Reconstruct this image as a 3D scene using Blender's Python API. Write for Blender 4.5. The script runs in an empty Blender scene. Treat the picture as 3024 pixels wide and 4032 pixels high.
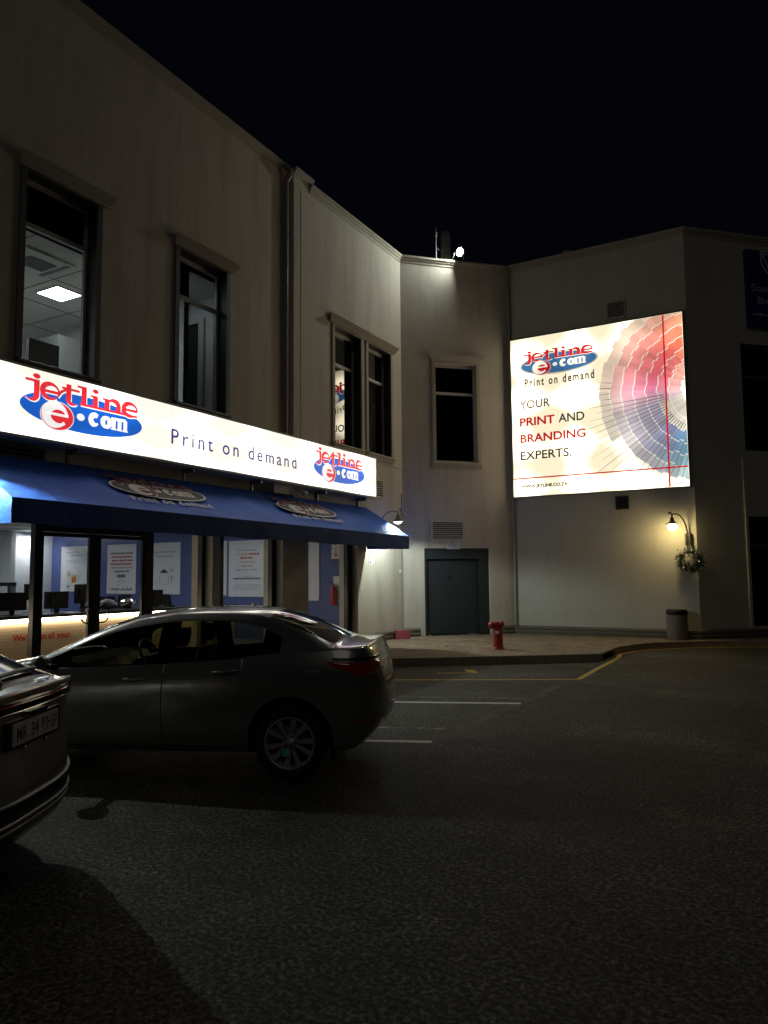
import bpy, bmesh, math, random
import numpy as np
from mathutils import Vector, Matrix
from mathutils.bvhtree import BVHTree

random.seed(7)
SC = bpy.context.scene
COL = SC.collection

# ------------------------------------------------------------------ camera, world, exposure
PITCH, YAW, RHO, EYE = math.radians(4.95), math.radians(29.6), math.radians(0.53), 1.75
fw = Vector((-math.sin(YAW)*math.cos(PITCH), math.cos(YAW)*math.cos(PITCH), math.sin(PITCH)))
rt = Vector((math.cos(YAW), math.sin(YAW), 0))
up = rt.cross(fw)
rt2 = rt*math.cos(RHO) - up*math.sin(RHO)
up2 = up*math.cos(RHO) + rt*math.sin(RHO)
cd = bpy.data.cameras.new("camera")
cam = bpy.data.objects.new("camera", cd)
COL.objects.link(cam)
M4 = Matrix((rt2, up2, -fw)).transposed().to_4x4()
M4.translation = (0, 0, EYE)
cam.matrix_world = M4
cd.sensor_fit = 'VERTICAL'
cd.sensor_height = 36.0
cd.lens = 36.0*2900/4032
cd.clip_end = 600
SC.camera = cam

w = bpy.data.worlds.new("World")
SC.world = w
w.use_nodes = True
bg = w.node_tree.nodes["Background"]
bg.inputs[0].default_value = (0.42, 0.50, 1.0, 1)
bg.inputs[1].default_value = 0.0016

sd = bpy.data.lights.new("ambient_fill", 'SUN')  # weak sun lamp added in place of ambient street light
sd.energy = 0.034
sd.angle = math.radians(20)
sd.color = (1.0, 0.93, 0.80)
so = bpy.data.objects.new("ambient_fill", sd)
COL.objects.link(so)
so.rotation_euler = Vector((-0.45, 0.60, -0.66)).to_track_quat('-Z', 'Y').to_euler()

SC.view_settings.view_transform = 'Standard'
SC.view_settings.look = 'None'
SC.view_settings.exposure = 0.5
SC.view_settings.gamma = 1
SC.render.engine = 'CYCLES'
SC.cycles.use_denoising = True
SC.cycles.max_bounces = 8
SC.cycles.diffuse_bounces = 4
SC.cycles.glossy_bounces = 4
SC.cycles.transparent_max_bounces = 16
SC.cycles.sample_clamp_indirect = 4.0
SC.cycles.caustics_reflective = False
SC.cycles.caustics_refractive = False

# ------------------------------------------------------------------ materials
MATS = {}

def nodes_of(name):
    m = bpy.data.materials.new(name)
    m.use_nodes = True
    MATS[name] = m
    nt = m.node_tree
    return m, nt, nt.nodes["Principled BSDF"]

def N(nt, t, **kw):
    n = nt.nodes.new(t)
    for k, v in kw.items():
        if k.startswith('i_'):
            key = k[2:]
            n.inputs[int(key) if key.isdigit() else key].default_value = v
        else:
            setattr(n, k, v)
    return n

def ramp(nt, fac, stops):
    r = N(nt, 'ShaderNodeValToRGB')
    el = r.color_ramp.elements
    while len(el) < len(stops):
        el.new(0.5)
    for e, (p, c) in zip(el, stops):
        e.position = p
        e.color = c if len(c) == 4 else (*c, 1)
    nt.links.new(fac, r.inputs[0])
    return r.outputs[0]

def coords(nt):
    return N(nt, 'ShaderNodeNewGeometry').outputs['Position']

def noise(nt, vec, scale, detail=4, rough=0.55, stretch=None):
    if stretch:
        mp = N(nt, 'ShaderNodeMapping')
        mp.inputs['Scale'].default_value = stretch
        nt.links.new(vec, mp.inputs[0])
        vec = mp.outputs[0]
    n = N(nt, 'ShaderNodeTexNoise')
    n.inputs['Scale'].default_value = scale
    n.inputs['Detail'].default_value = detail
    n.inputs['Roughness'].default_value = rough
    nt.links.new(vec, n.inputs['Vector'])
    return n.outputs['Fac']

def mixc(nt, fac, a, b, mode='MIX'):
    m = N(nt, 'ShaderNodeMix', data_type='RGBA', blend_type=mode)
    for v, i in ((fac, 0), (a, 6), (b, 7)):
        if hasattr(v, 'node'):
            nt.links.new(v, m.inputs[i])
        elif isinstance(v, (int, float)):
            m.inputs[i].default_value = v
        else:
            m.inputs[i].default_value = (*v, 1) if len(v) == 3 else v
    return m.outputs[2]

def bump(nt, bs, h, strength=0.3, dist=0.01):
    b = N(nt, 'ShaderNodeBump')
    b.inputs['Strength'].default_value = strength
    b.inputs['Distance'].default_value = dist
    nt.links.new(h, b.inputs['Height'])
    nt.links.new(b.outputs[0], bs.inputs['Normal'])

def plain(name, col, rough=0.5, metal=0.0, var=0.12, scale=6.0, bmp=0.0, bscale=60, coat=0.0):
    m, nt, bs = nodes_of(name)
    p = coords(nt)
    n = noise(nt, p, scale)
    lo = tuple(c*(1-var) for c in col)
    hi = tuple(min(1, c*(1+var)) for c in col)
    nt.links.new(mixc(nt, n, lo, hi), bs.inputs['Base Color'])
    bs.inputs['Roughness'].default_value = rough
    bs.inputs['Metallic'].default_value = metal
    if coat:
        bs.inputs['Coat Weight'].default_value = coat
        bs.inputs['Coat Roughness'].default_value = 0.03
    if bmp:
        bump(nt, bs, noise(nt, p, bscale, 3), bmp, 0.006)
    return m

def plaster(name, col, stain=0.25):
    m, nt, bs = nodes_of(name)
    p = coords(nt)
    big = noise(nt, p, 0.45, 5, 0.6)
    streak = noise(nt, p, 1.0, 5, 0.65, (2.2, 2.2, 0.30))
    fine = noise(nt, p, 9, 6, 0.7)
    c1 = mixc(nt, big, tuple(c*0.88 for c in col), tuple(c*1.08 for c in col))
    st = ramp(nt, streak, [(0.47, (0, 0, 0)), (0.66, (1, 1, 1))])
    mm = N(nt, 'ShaderNodeMath', operation='MULTIPLY')
    mm.inputs[1].default_value = stain
    nt.links.new(st, mm.inputs[0])
    c2 = mixc(nt, mm.outputs[0], c1, tuple(c*0.55 for c in col))
    f2 = ramp(nt, fine, [(0.3, (0.93,)*3), (0.75, (1.04,)*3)])
    c3 = mixc(nt, 1.0, c2, f2, 'MULTIPLY')
    nt.links.new(c3, bs.inputs['Base Color'])
    bs.inputs['Roughness'].default_value = 0.85
    bs.inputs['Specular IOR Level'].default_value = 0.25
    b1 = noise(nt, p, 26, 6, 0.65)
    b2 = noise(nt, p, 2.2, 4, 0.6)
    a = N(nt, 'ShaderNodeMath', operation='MULTIPLY_ADD')
    a.inputs[1].default_value = 2.5
    nt.links.new(b2, a.inputs[0])
    nt.links.new(b1, a.inputs[2])
    bump(nt, bs, a.outputs[0], 0.45, 0.006)
    return m

def emit(name, col, strength, sample=True):
    m, nt, bs = nodes_of(name)
    bs.inputs['Base Color'].default_value = (*[min(0.8, c*0.6) for c in col], 1)
    bs.inputs['Emission Color'].default_value = (*col, 1)
    bs.inputs['Emission Strength'].default_value = strength
    if not sample:
        m.cycles.emission_sampling = 'NONE'
    return m

def backlit(name, col, lo, hi, px, pz, axis, x0, z0, sample=True, attr=False, knee=(0.40, 0.68)):
    """translucent face lit by tubes standing in rows behind it: the glow of each tube swells and fades unevenly"""
    m, nt, bs = nodes_of(name)
    p = coords(nt)
    warp = N(nt, 'ShaderNodeTexNoise'); warp.inputs['Scale'].default_value = 0.55; warp.inputs['Detail'].default_value = 2
    nt.links.new(p, warp.inputs['Vector'])
    add = N(nt, 'ShaderNodeVectorMath', operation='MULTIPLY_ADD')
    nt.links.new(warp.outputs['Color'], add.inputs[0]); add.inputs[1].default_value = (0.55, 0.55, 0.30); nt.links.new(p, add.inputs[2])
    s = N(nt, 'ShaderNodeSeparateXYZ')
    nt.links.new(add.outputs[0], s.inputs[0])

    def wave(out, period, off):
        a = N(nt, 'ShaderNodeMath', operation='SUBTRACT'); a.inputs[1].default_value = off
        nt.links.new(out, a.inputs[0])
        b = N(nt, 'ShaderNodeMath', operation='MULTIPLY'); b.inputs[1].default_value = 2*math.pi/period
        nt.links.new(a.outputs[0], b.inputs[0])
        c = N(nt, 'ShaderNodeMath', operation='COSINE'); nt.links.new(b.outputs[0], c.inputs[0])
        d = N(nt, 'ShaderNodeMath', operation='MULTIPLY_ADD'); d.inputs[1].default_value = -0.5; d.inputs[2].default_value = 0.5
        nt.links.new(c.outputs[0], d.inputs[0])
        return d.outputs[0]
    wx = wave(s.outputs[axis], px, x0)
    wz = wave(s.outputs[2], pz, z0)
    q = N(nt, 'ShaderNodeMath', operation='MULTIPLY_ADD'); q.inputs[1].default_value = 0.30
    nt.links.new(wx, q.inputs[0])
    q2 = N(nt, 'ShaderNodeMath', operation='MULTIPLY'); q2.inputs[1].default_value = 0.30
    nt.links.new(wz, q2.inputs[0]); nt.links.new(q2.outputs[0], q.inputs[2])
    n2 = noise(nt, p, 0.8, 2, 0.45)
    pn = N(nt, 'ShaderNodeMath', operation='MULTIPLY_ADD')
    nt.links.new(n2, pn.inputs[0]); pn.inputs[1].default_value = 0.55
    nt.links.new(q.outputs[0], pn.inputs[2])
    mr = N(nt, 'ShaderNodeMapRange', interpolation_type='SMOOTHSTEP')
    mr.inputs[1].default_value = knee[0]; mr.inputs[2].default_value = knee[1]+0.16
    mr.inputs[3].default_value = lo; mr.inputs[4].default_value = hi
    nt.links.new(pn.outputs[0], mr.inputs[0])
    bs.inputs['Base Color'].default_value = (*[c*0.5 for c in col], 1)
    bs.inputs['Roughness'].default_value = 0.35
    if attr:
        at = N(nt, 'ShaderNodeAttribute', attribute_name='print_colour')
        nt.links.new(at.outputs['Color'], bs.inputs['Emission Color'])
    else:
        bs.inputs['Emission Color'].default_value = (*col, 1)
    nt.links.new(mr.outputs[0], bs.inputs['Emission Strength'])
    if not sample:
        m.cycles.emission_sampling = 'NONE'
    return m

def thin_glass(name, tint=(0.8, 0.85, 0.83), ior=1.5, rough=0.0, boost=1.0):
    m = bpy.data.materials.new(name)
    m.use_nodes = True
    MATS[name] = m
    nt = m.node_tree
    for n in list(nt.nodes):
        nt.nodes.remove(n)
    out = N(nt, 'ShaderNodeOutputMaterial')
    fr = N(nt, 'ShaderNodeFresnel'); fr.inputs[0].default_value = ior
    mu = N(nt, 'ShaderNodeMath', operation='MULTIPLY', use_clamp=True); mu.inputs[1].default_value = boost
    nt.links.new(fr.outputs[0], mu.inputs[0])
    tr = N(nt, 'ShaderNodeBsdfTransparent'); tr.inputs[0].default_value = (*tint, 1)
    gl = N(nt, 'ShaderNodeBsdfGlossy'); gl.inputs['Roughness'].default_value = rough
    mx = N(nt, 'ShaderNodeMixShader')
    nt.links.new(mu.outputs[0], mx.inputs[0]); nt.links.new(tr.outputs[0], mx.inputs[1]); nt.links.new(gl.outputs[0], mx.inputs[2])
    nt.links.new(mx.outputs[0], out.inputs[0])
    return m

plaster('wall_plaster', (0.63, 0.575, 0.47), 0.38)
plaster('wall_plaster_grey', (0.56, 0.545, 0.47), 0.16)
plaster('trim_plaster', (0.48, 0.44, 0.35), 0.15)
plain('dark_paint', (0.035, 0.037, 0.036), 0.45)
plain('frame_black', (0.012, 0.012, 0.013), 0.35)
plain('frame_white', (0.55, 0.53, 0.48), 0.4)
plain('frame_grey', (0.10, 0.10, 0.095), 0.4)
plain('steel_door', (0.024, 0.030, 0.033), 0.55, bmp=0.08, bscale=18)
plain('louvre_paint', (0.56, 0.54, 0.47), 0.55)
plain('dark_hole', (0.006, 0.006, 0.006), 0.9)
plain('metal_grey', (0.30, 0.30, 0.29), 0.45, 0.7)
plain('pipe_paint', (0.30, 0.28, 0.24), 0.5)
plain('chrome', (0.75, 0.75, 0.75), 0.12, 1.0, var=0.03)
plain('white_paint', (0.72, 0.72, 0.70), 0.45)
plain('interior_white', (0.66, 0.68, 0.70), 0.7)
plain('interior_blue', (0.075, 0.105, 0.28), 0.55)
plain('ceiling_tile', (0.62, 0.62, 0.60), 0.8)
plain('office_wall', (0.62, 0.63, 0.63), 0.8)
plain('office_floor', (0.45, 0.44, 0.42), 0.7)
plain('interior_floor', (0.22, 0.21, 0.20), 0.35)
plain('paper', (0.72, 0.72, 0.74), 0.5, var=0.03)
plain('ink_grey', (0.16, 0.16, 0.17), 0.6)
plain('ink_light', (0.38, 0.38, 0.40), 0.6)
plain('ink_red', (0.45, 0.05, 0.05), 0.6)
plain('ink_plate', (0.07, 0.045, 0.055), 0.6)
plain('ink_black', (0.02, 0.02, 0.02), 0.6)
plain('ink_yellow', (0.55, 0.38, 0.08), 0.6)
plain('black_plastic', (0.010, 0.010, 0.011), 0.4)
plain('grey_plastic', (0.20, 0.20, 0.20), 0.5)
plain('rubber', (0.012, 0.012, 0.012), 0.8)
plain('sign_red', (0.55, 0.03, 0.03), 0.45)
plain('hydrant_red', (0.42, 0.035, 0.03), 0.42, var=0.2, scale=20, bmp=0.1)
plain('brick_red', (0.42, 0.085, 0.09), 0.75, var=0.25, scale=30, bmp=0.4)
plain('bin_concrete', (0.23, 0.19, 0.165), 0.9, var=0.35, scale=90, bmp=0.5, bscale=120)
plain('leaf', (0.016, 0.032, 0.016), 0.5, var=0.5, scale=40)
plain('bank_blue', (0.012, 0.030, 0.16), 0.4)
plain('bank_white', (0.62, 0.64, 0.68), 0.5)
plain('car_silver', (0.24, 0.24, 0.235), 0.27, 0.45, var=0.03, coat=1.0)
plain('car_pewter', (0.36, 0.34, 0.305), 0.30, 0.4, var=0.03, coat=1.0)
plain('car_trim', (0.010, 0.010, 0.010), 0.3)
plain('gloss_black', (0.006, 0.006, 0.007), 0.08)
plain('seat_cloth', (0.02, 0.02, 0.022), 0.8)
plain('rim_alloy', (0.50, 0.50, 0.51), 0.40, 0.5)
plain('lamp_red', (0.55, 0.014, 0.022), 0.08, var=0.05, coat=1.0)
plain('plate_white', (0.62, 0.61, 0.56), 0.4)
plain('reflective_tag', (0.16, 0.85, 0.80), 0.4, var=0.3, scale=60)
plain('lamp_iron', (0.10, 0.09, 0.07), 0.4, 0.5)
plain('awning_side', (0.012, 0.075, 0.36), 0.55, var=0.2, scale=3)
thin_glass('window_glass', (0.72, 0.76, 0.74), 1.5, boost=1.25)
thin_glass('shop_glass', (0.86, 0.88, 0.88), 1.45, boost=0.9)
thin_glass('dark_glass', (0.10, 0.11, 0.12), 1.5, boost=4.0)
thin_glass('car_glass', (0.52, 0.54, 0.40), 1.5)
thin_glass('car_glass_dark', (0.20, 0.22, 0.18), 1.5)

# awning canvas with woven bump
m, nt, bs = nodes_of('awning_canvas')
p = coords(nt)
nt.links.new(mixc(nt, noise(nt, p, 2.5, 5), (0.026, 0.120, 0.56), (0.036, 0.155, 0.66)), bs.inputs['Base Color'])
bs.inputs['Roughness'].default_value = 0.7
bump(nt, bs, noise(nt, p, 2.6, 5, 0.6, (1.6, 0.5, 1)), 0.9, 0.04)
m, nt, bs = nodes_of('awning_valance')
p = coords(nt)
nt.links.new(mixc(nt, noise(nt, p, 4, 4), (0.010, 0.050, 0.21), (0.015, 0.070, 0.28)), bs.inputs['Base Color'])
bs.inputs['Roughness'].default_value = 0.75
bump(nt, bs, noise(nt, p, 5.0, 4, 0.6, (1, 2.0, 0.5)), 0.4, 0.02)

# asphalt
m, nt, bs = nodes_of('asphalt')
p = coords(nt)
big = noise(nt, p, 0.30, 6, 0.62)
dust = noise(nt, p, 0.8, 7, 0.70, (0.45, 1.0, 1.0))
grit = noise(nt, p, 110, 3, 0.7)
mid = noise(nt, p, 34, 4, 0.75)
low = noise(nt, p, 6, 6, 0.75)
c = mixc(nt, ramp(nt, big, [(0.35, (0, 0, 0)), (0.65, (1, 1, 1))]), (0.048, 0.043, 0.034), (0.105, 0.094, 0.074))
df = ramp(nt, dust, [(0.52, (0, 0, 0)), (0.70, (1, 1, 1))])
dm = N(nt, 'ShaderNodeMath', operation='MULTIPLY'); dm.inputs[1].default_value = 0.7
nt.links.new(df, dm.inputs[0])
c = mixc(nt, dm.outputs[0], c, (0.20, 0.17, 0.135))
c = mixc(nt, 1.0, c, ramp(nt, low, [(0.30, (0.50,)*3), (0.70, (1.45,)*3)]), 'MULTIPLY')
c = mixc(nt, 1.0, c, ramp(nt, mid, [(0.40, (0.06,)*3), (0.50, (0.8,)*3), (0.62, (3.2,)*3)]), 'MULTIPLY')
c = mixc(nt, 1.0, c, ramp(nt, grit, [(0.36, (0.5,)*3), (0.56, (1.05,)*3), (0.72, (2.2,)*3)]), 'MULTIPLY')
nt.links.new(c, bs.inputs['Base Color'])
bs.inputs['Roughness'].default_value = 0.75
bs.inputs['Specular IOR Level'].default_value = 0.28
ht = N(nt, 'ShaderNodeMath', operation='MULTIPLY_ADD'); ht.inputs[1].default_value = 1.6
nt.links.new(mid, ht.inputs[0]); nt.links.new(grit, ht.inputs[2])
bump(nt, bs, ht.outputs[0], 1.0, 0.012)
# oily seam strip
m, nt, bs = nodes_of('asphalt_seam')
p = coords(nt)
c = mixc(nt, ramp(nt, noise(nt, p, 3.0, 6, 0.7, (1, 0.6, 1)), [(0.36, (0, 0, 0)), (0.56, (1, 1, 1))]), (0.034, 0.031, 0.025), (0.10, 0.09, 0.072))
nt.links.new(c, bs.inputs['Base Color']); bs.inputs['Roughness'].default_value = 0.85
bump(nt, bs, noise(nt, p, 40, 5, 0.7), 0.9, 0.012)

def road_paint(name, col, wear):
    m, nt, bs = nodes_of(name)
    p = coords(nt)
    n = noise(nt, p, 5, 8, 0.72)
    n2 = noise(nt, p, 70, 3, 0.7)
    a = N(nt, 'ShaderNodeMath', operation='MULTIPLY_ADD'); a.inputs[1].default_value = 0.35
    nt.links.new(n2, a.inputs[0]); nt.links.new(n, a.inputs[2])
    f = ramp(nt, a.outputs[0], [(wear, (1, 1, 1)), (wear+0.10, (0, 0, 0))])
    nt.links.new(mixc(nt, f, (0.05, 0.047, 0.042), col), bs.inputs['Base Color'])
    bs.inputs['Roughness'].default_value = 0.75
    bump(nt, bs, n2, 0.6, 0.008)
road_paint('paint_white', (0.80, 0.78, 0.72), 0.84)
road_paint('paint_white_worn', (0.30, 0.29, 0.26), 0.60)
road_paint('paint_white_ghost', (0.13, 0.125, 0.11), 0.60)
road_paint('paint_yellow', (0.58, 0.38, 0.07), 0.85)

# pavers
m, nt, bs = nodes_of('pavers')
p = coords(nt)
mp = N(nt, 'ShaderNodeMapping'); mp.inputs['Rotation'].default_value = (0, 0, math.radians(45))
nt.links.new(p, mp.inputs[0])
bt = N(nt, 'ShaderNodeTexBrick')
bt.inputs['Scale'].default_value = 1.0
bt.inputs['Brick Width'].default_value = 0.22
bt.inputs['Row Height'].default_value = 0.11
bt.inputs['Mortar Size'].default_value = 0.010
bt.inputs['Color1'].default_value = (0.42, 0.31, 0.19, 1)
bt.inputs['Color2'].default_value = (0.28, 0.20, 0.13, 1)
bt.inputs['Mortar'].default_value = (0.035, 0.03, 0.025, 1)
nt.links.new(mp.outputs[0], bt.inputs[0])
mott = ramp(nt, noise(nt, p, 1.6, 6, 0.65), [(0.3, (0.65,)*3), (0.7, (1.15,)*3)])
nt.links.new(mixc(nt, 1.0, bt.outputs['Color'], mott, 'MULTIPLY'), bs.inputs['Base Color'])
bs.inputs['Roughness'].default_value = 0.85
inv = N(nt, 'ShaderNodeMath', operation='MULTIPLY_ADD'); inv.inputs[1].default_value = -1.0
nt.links.new(bt.outputs['Fac'], inv.inputs[0]); nt.links.new(noise(nt, p, 12, 5, 0.7), inv.inputs[2])
bump(nt, bs, inv.outputs[0], 0.9, 0.008)
plain('kerb_concrete', (0.25, 0.21, 0.16), 0.9, var=0.4, scale=7, bmp=0.6, bscale=50)
plain('plinth_paint', (0.16, 0.145, 0.115), 0.7, var=0.25)

# slatted wood counter front
m, nt, bs = nodes_of('counter_wood')
p = coords(nt)
s = N(nt, 'ShaderNodeSeparateXYZ'); nt.links.new(p, s.inputs[0])
cb = N(nt, 'ShaderNodeCombineXYZ'); nt.links.new(s.outputs[1], cb.inputs[0]); nt.links.new(s.outputs[2], cb.inputs[1])
bt = N(nt, 'ShaderNodeTexBrick')
bt.inputs['Scale'].default_value = 1.0; bt.inputs['Brick Width'].default_value = 0.42; bt.inputs['Row Height'].default_value = 0.055
bt.inputs['Mortar Size'].default_value = 0.004
bt.inputs['Color1'].default_value = (0.56, 0.42, 0.27, 1); bt.inputs['Color2'].default_value = (0.52, 0.39, 0.25, 1); bt.inputs['Mortar'].default_value = (0.25, 0.18, 0.11, 1)
nt.links.new(cb.outputs[0], bt.inputs[0])
nt.links.new(mixc(nt, noise(nt, p, 8, 5, 0.6, (1, 0.2, 3)), bt.outputs['Color'], (0.56, 0.43, 0.28)), bs.inputs['Base Color'])
bs.inputs['Roughness'].default_value = 0.5

# lit things
BB = dict(lo=0.70, hi=2.5, px=1.42, pz=1.20, axis=0, x0=-6.95, z0=3.62)
backlit('billboard_face', (1.0, 0.88, 0.62), **BB)
BBP = dict(BB, lo=0.52, hi=0.86)
backlit('billboard_fan', (0.8, 0.8, 0.8), sample=False, attr=True, **BBP)
backlit('billboard_red', (0.62, 0.018, 0.025), sample=False, **BBP)
backlit('billboard_blue', (0.05, 0.16, 0.34), sample=False, **BBP)
backlit('billboard_ink', (0.045, 0.038, 0.034), sample=False, **BBP)
backlit('billboard_line', (0.26, 0.225, 0.18), sample=False, **BBP)
backlit('billboard_white', (1.0, 0.96, 0.80), sample=False, **BBP)
backlit('billboard_pale', (0.60, 0.57, 0.46), sample=False, **BBP)
SG = dict(lo=0.74, hi=2.2, px=1.75, pz=0.50, axis=1, x0=5.05, z0=3.63)
backlit('sign_face', (1.0, 0.94, 0.82), **SG)
SGP = dict(SG, lo=0.62, hi=0.9)
backlit('sign_red_lit', (0.85, 0.030, 0.045), sample=False, **SGP)
backlit('sign_blue_lit', (0.012, 0.12, 0.58), sample=False, **SGP)
backlit('sign_ink', (0.055, 0.045, 0.22), sample=False, **SGP)
backlit('sign_white', (1.0, 0.97, 0.95), sample=False, **SGP)
backlit('sign_pale', (0.80, 0.72, 0.72), sample=False, **SGP)
emit('flood_lens', (0.92, 1.0, 0.95), 420)
emit('bulb_cool', (0.86, 1.0, 0.92), 9500)
m = bpy.data.materials.new('lamp_glow_glass'); m.use_nodes = True; MATS['lamp_glow_glass'] = m
nt = m.node_tree
for n in list(nt.nodes):
    nt.nodes.remove(n)
out = N(nt, 'ShaderNodeOutputMaterial'); ad = N(nt, 'ShaderNodeAddShader'); tr = N(nt, 'ShaderNodeBsdfTransparent'); em = N(nt, 'ShaderNodeEmission')
em.inputs[0].default_value = (0.9, 1.0, 0.95, 1); em.inputs[1].default_value = 10.0
nt.links.new(tr.outputs[0], ad.inputs[0]); nt.links.new(em.outputs[0], ad.inputs[1]); nt.links.new(ad.outputs[0], out.inputs[0])
m.cycles.emission_sampling = 'NONE'
emit('globe_warm', (1.0, 0.76, 0.34), 58)
emit('led_strip', (1.0, 0.84, 0.60), 16)
emit('panel_light', (0.90, 0.96, 1.0), 17)
emit('office_panel', (0.90, 0.97, 1.0), 26)
emit('spot_lens', (0.92, 0.97, 1.0), 900)
emit('office_fill', (0.85, 0.93, 1.0), 9.0)
emit('fairy_bulb', (1.0, 0.86, 0.6), 0.8, False)
plain('print_grey', (0.075, 0.07, 0.07), 0.7)
plain('print_red', (0.20, 0.018, 0.018), 0.7)
plain('print_white', (0.72, 0.70, 0.66), 0.7)
plain('trim_dark', (0.115, 0.112, 0.10), 0.5)

# ------------------------------------------------------------------ mesh builder
class Fr:
    """a wall frame: u along the wall, b out of it, z up"""
    def __init__(s, o, u, n, v=(0, 0, 1)):
        s.o, s.u, s.n, s.v = Vector(o), Vector(u), Vector(n), Vector(v)
    def __call__(s, a, b, z):
        return s.o + s.u*a + s.n*b + s.v*z

R2 = math.sqrt(0.5)
X1, X2, YR = -9.33, -9.20, 19.44
WORLD = Fr((0, 0, 0), (1, 0, 0), (0, 1, 0))
FL1 = Fr((X1, 0, 0), (0, 1, 0), (1, 0, 0))
FL2 = Fr((X2, 0, 0), (0, 1, 0), (1, 0, 0))
FM = Fr((-9.2, 17.2, 0), (R2, R2, 0), (R2, -R2, 0))
LM = (YR-17.2)/R2
XM = -9.2 + (YR-17.2)
FR = Fr((XM, YR, 0), (1, 0, 0), (0, -1, 0))
LR = -2.25 - XM
FS = Fr((-2.25, YR, 0), (R2, R2, 0), (R2, -R2, 0))

class MB:
    def __init__(s, fr=WORLD):
        s.v, s.f, s.m, s.mats, s.fr, s.smooth, s.col = [], [], [], [], fr, [], {}
    def mi(s, mat):
        if mat not in s.mats:
            s.mats.append(mat)
        return s.mats.index(mat)
    def face(s, pts, mat, raw=False, smooth=False):
        i = len(s.v)
        s.v += [Vector(p) if raw else s.fr(*p) for p in pts]
        s.f.append(tuple(range(i, i+len(pts)))); s.m.append(s.mi(mat)); s.smooth.append(smooth)
        return len(s.f)-1
    def box(s, a0, b0, z0, a1, b1, z1, mat):
        P = [(a0, b0, z0), (a1, b0, z0), (a1, b1, z0), (a0, b1, z0), (a0, b0, z1), (a1, b0, z1), (a1, b1, z1), (a0, b1, z1)]
        i = len(s.v); s.v += [s.fr(*p) for p in P]
        for q in ((0, 3, 2, 1), (4, 5, 6, 7), (0, 1, 5, 4), (1, 2, 6, 5), (2, 3, 7, 6), (3, 0, 4, 7)):
            s.f.append(tuple(i+k for k in q)); s.m.append(s.mi(mat)); s.smooth.append(False)
    def grid(s, rows, mat, closed_u=False, closed_v=False, smooth=True, raw=False):
        i = len(s.v); nr, nc = len(rows), len(rows[0])
        for r in rows:
            s.v += [Vector(p) if raw else s.fr(*p) for p in r]
        for r in range(nr if closed_v else nr-1):
            for c in range(nc if closed_u else nc-1):
                a, b = r*nc+c, r*nc+(c+1) % nc
                d, e = ((r+1) % nr)*nc+c, ((r+1) % nr)*nc+(c+1) % nc
                s.f.append((i+a, i+b, i+e, i+d)); s.m.append(s.mi(mat)); s.smooth.append(smooth)
    def tube(s, pts, r, mat, n=10, caps=True):
        pts = [Vector(p) if s.fr is WORLD else s.fr(*p) for p in pts]
        rr = r if isinstance(r, (list, tuple)) else [r]*len(pts)
        rows = []
        ref = None
        for k, p in enumerate(pts):
            t = (pts[min(k+1, len(pts)-1)]-pts[max(k-1, 0)]).normalized()
            if ref is None:
                ref = t.orthogonal().normalized()
            x = (ref - t*ref.dot(t)).normalized(); ref = x
            y = t.cross(x)
            rows.append([p+x*rr[k]*math.cos(2*math.pi*j/n)+y*rr[k]*math.sin(2*math.pi*j/n) for j in range(n)])
        s.grid(rows, mat, closed_u=True, raw=True)
        if caps:
            s.face(rows[0][::-1], mat, True); s.face(rows[-1], mat, True)
    def lathe(s, prof, c, mat, n=24, axis=(0, 0, 1), x=None, caps=True):
        ax = Vector(axis).normalized(); x = Vector(x) if x else ax.orthogonal().normalized(); y = ax.cross(x)
        c = Vector(c)
        rows = [[c+ax*h+(x*math.cos(2*math.pi*j/n)+y*math.sin(2*math.pi*j/n))*r for j in range(n)] for r, h in prof]
        s.grid(rows, mat, closed_u=True, raw=True)
        if caps:
            s.face(rows[0][::-1], mat, True); s.face(rows[-1], mat, True)
    def sweep(s, prof, a0, a1, mat, ret=True):
        """cornice: profile of (out, z) swept along u, ends returned"""
        i0 = [(a0-b if ret else a0, b, z) for b, z in prof]
        i1 = [(a1+b if ret else a1, b, z) for b, z in prof]
        s.grid([i0, i1], mat, smooth=False)
        s.face(i0[::-1], mat); s.face(i1, mat)
        if ret:
            for q in (i0, i1):
                a = a0 if q is i0 else a1
                s.grid([q, [(a, 0.0, z) for _, _, z in q]], mat, smooth=False)
    def add(s, verts, faces, mat, smooth=False):
        i = len(s.v); s.v += [Vector(p) for p in verts]
        for f in faces:
            s.f.append(tuple(i+k for k in f)); s.m.append(s.mi(mat)); s.smooth.append(smooth)
    def build(s, name, parent=None, local=False):
        me = bpy.data.meshes.new(name)
        off = Vector((0, 0, 0))
        if parent is not None and not local:
            q = parent
            while q is not None:
                off += q.location; q = q.parent
        me.from_pydata([tuple(p-off) for p in s.v], [], s.f)
        for mt in s.mats:
            me.materials.append(MATS[mt])
        me.polygons.foreach_set('material_index', s.m)
        me.polygons.foreach_set('use_smooth', s.smooth)
        if s.col:
            ca = me.color_attributes.new('print_colour', 'FLOAT_COLOR', 'CORNER')
            for pi, c in s.col.items():
                for li in me.polygons[pi].loop_indices:
                    ca.data[li].color = (*c, 1)
        me.validate()
        me.update()
        o = bpy.data.objects.new(name, me)
        COL.objects.link(o)
        if parent is not None:
            o.parent = parent
        return o

def tag(o, label=None, cat=None, group=None, kind=None):
    for k, v in (('label', label), ('category', cat), ('group', group), ('kind', kind)):
        if v:
            o[k] = v
    return o

def thing(name, label, cat, loc, group=None):
    o = bpy.data.objects.new(name, None)
    o.empty_display_size = 0.2
    COL.objects.link(o)
    o.location = loc
    return tag(o, label, cat, group)

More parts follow.
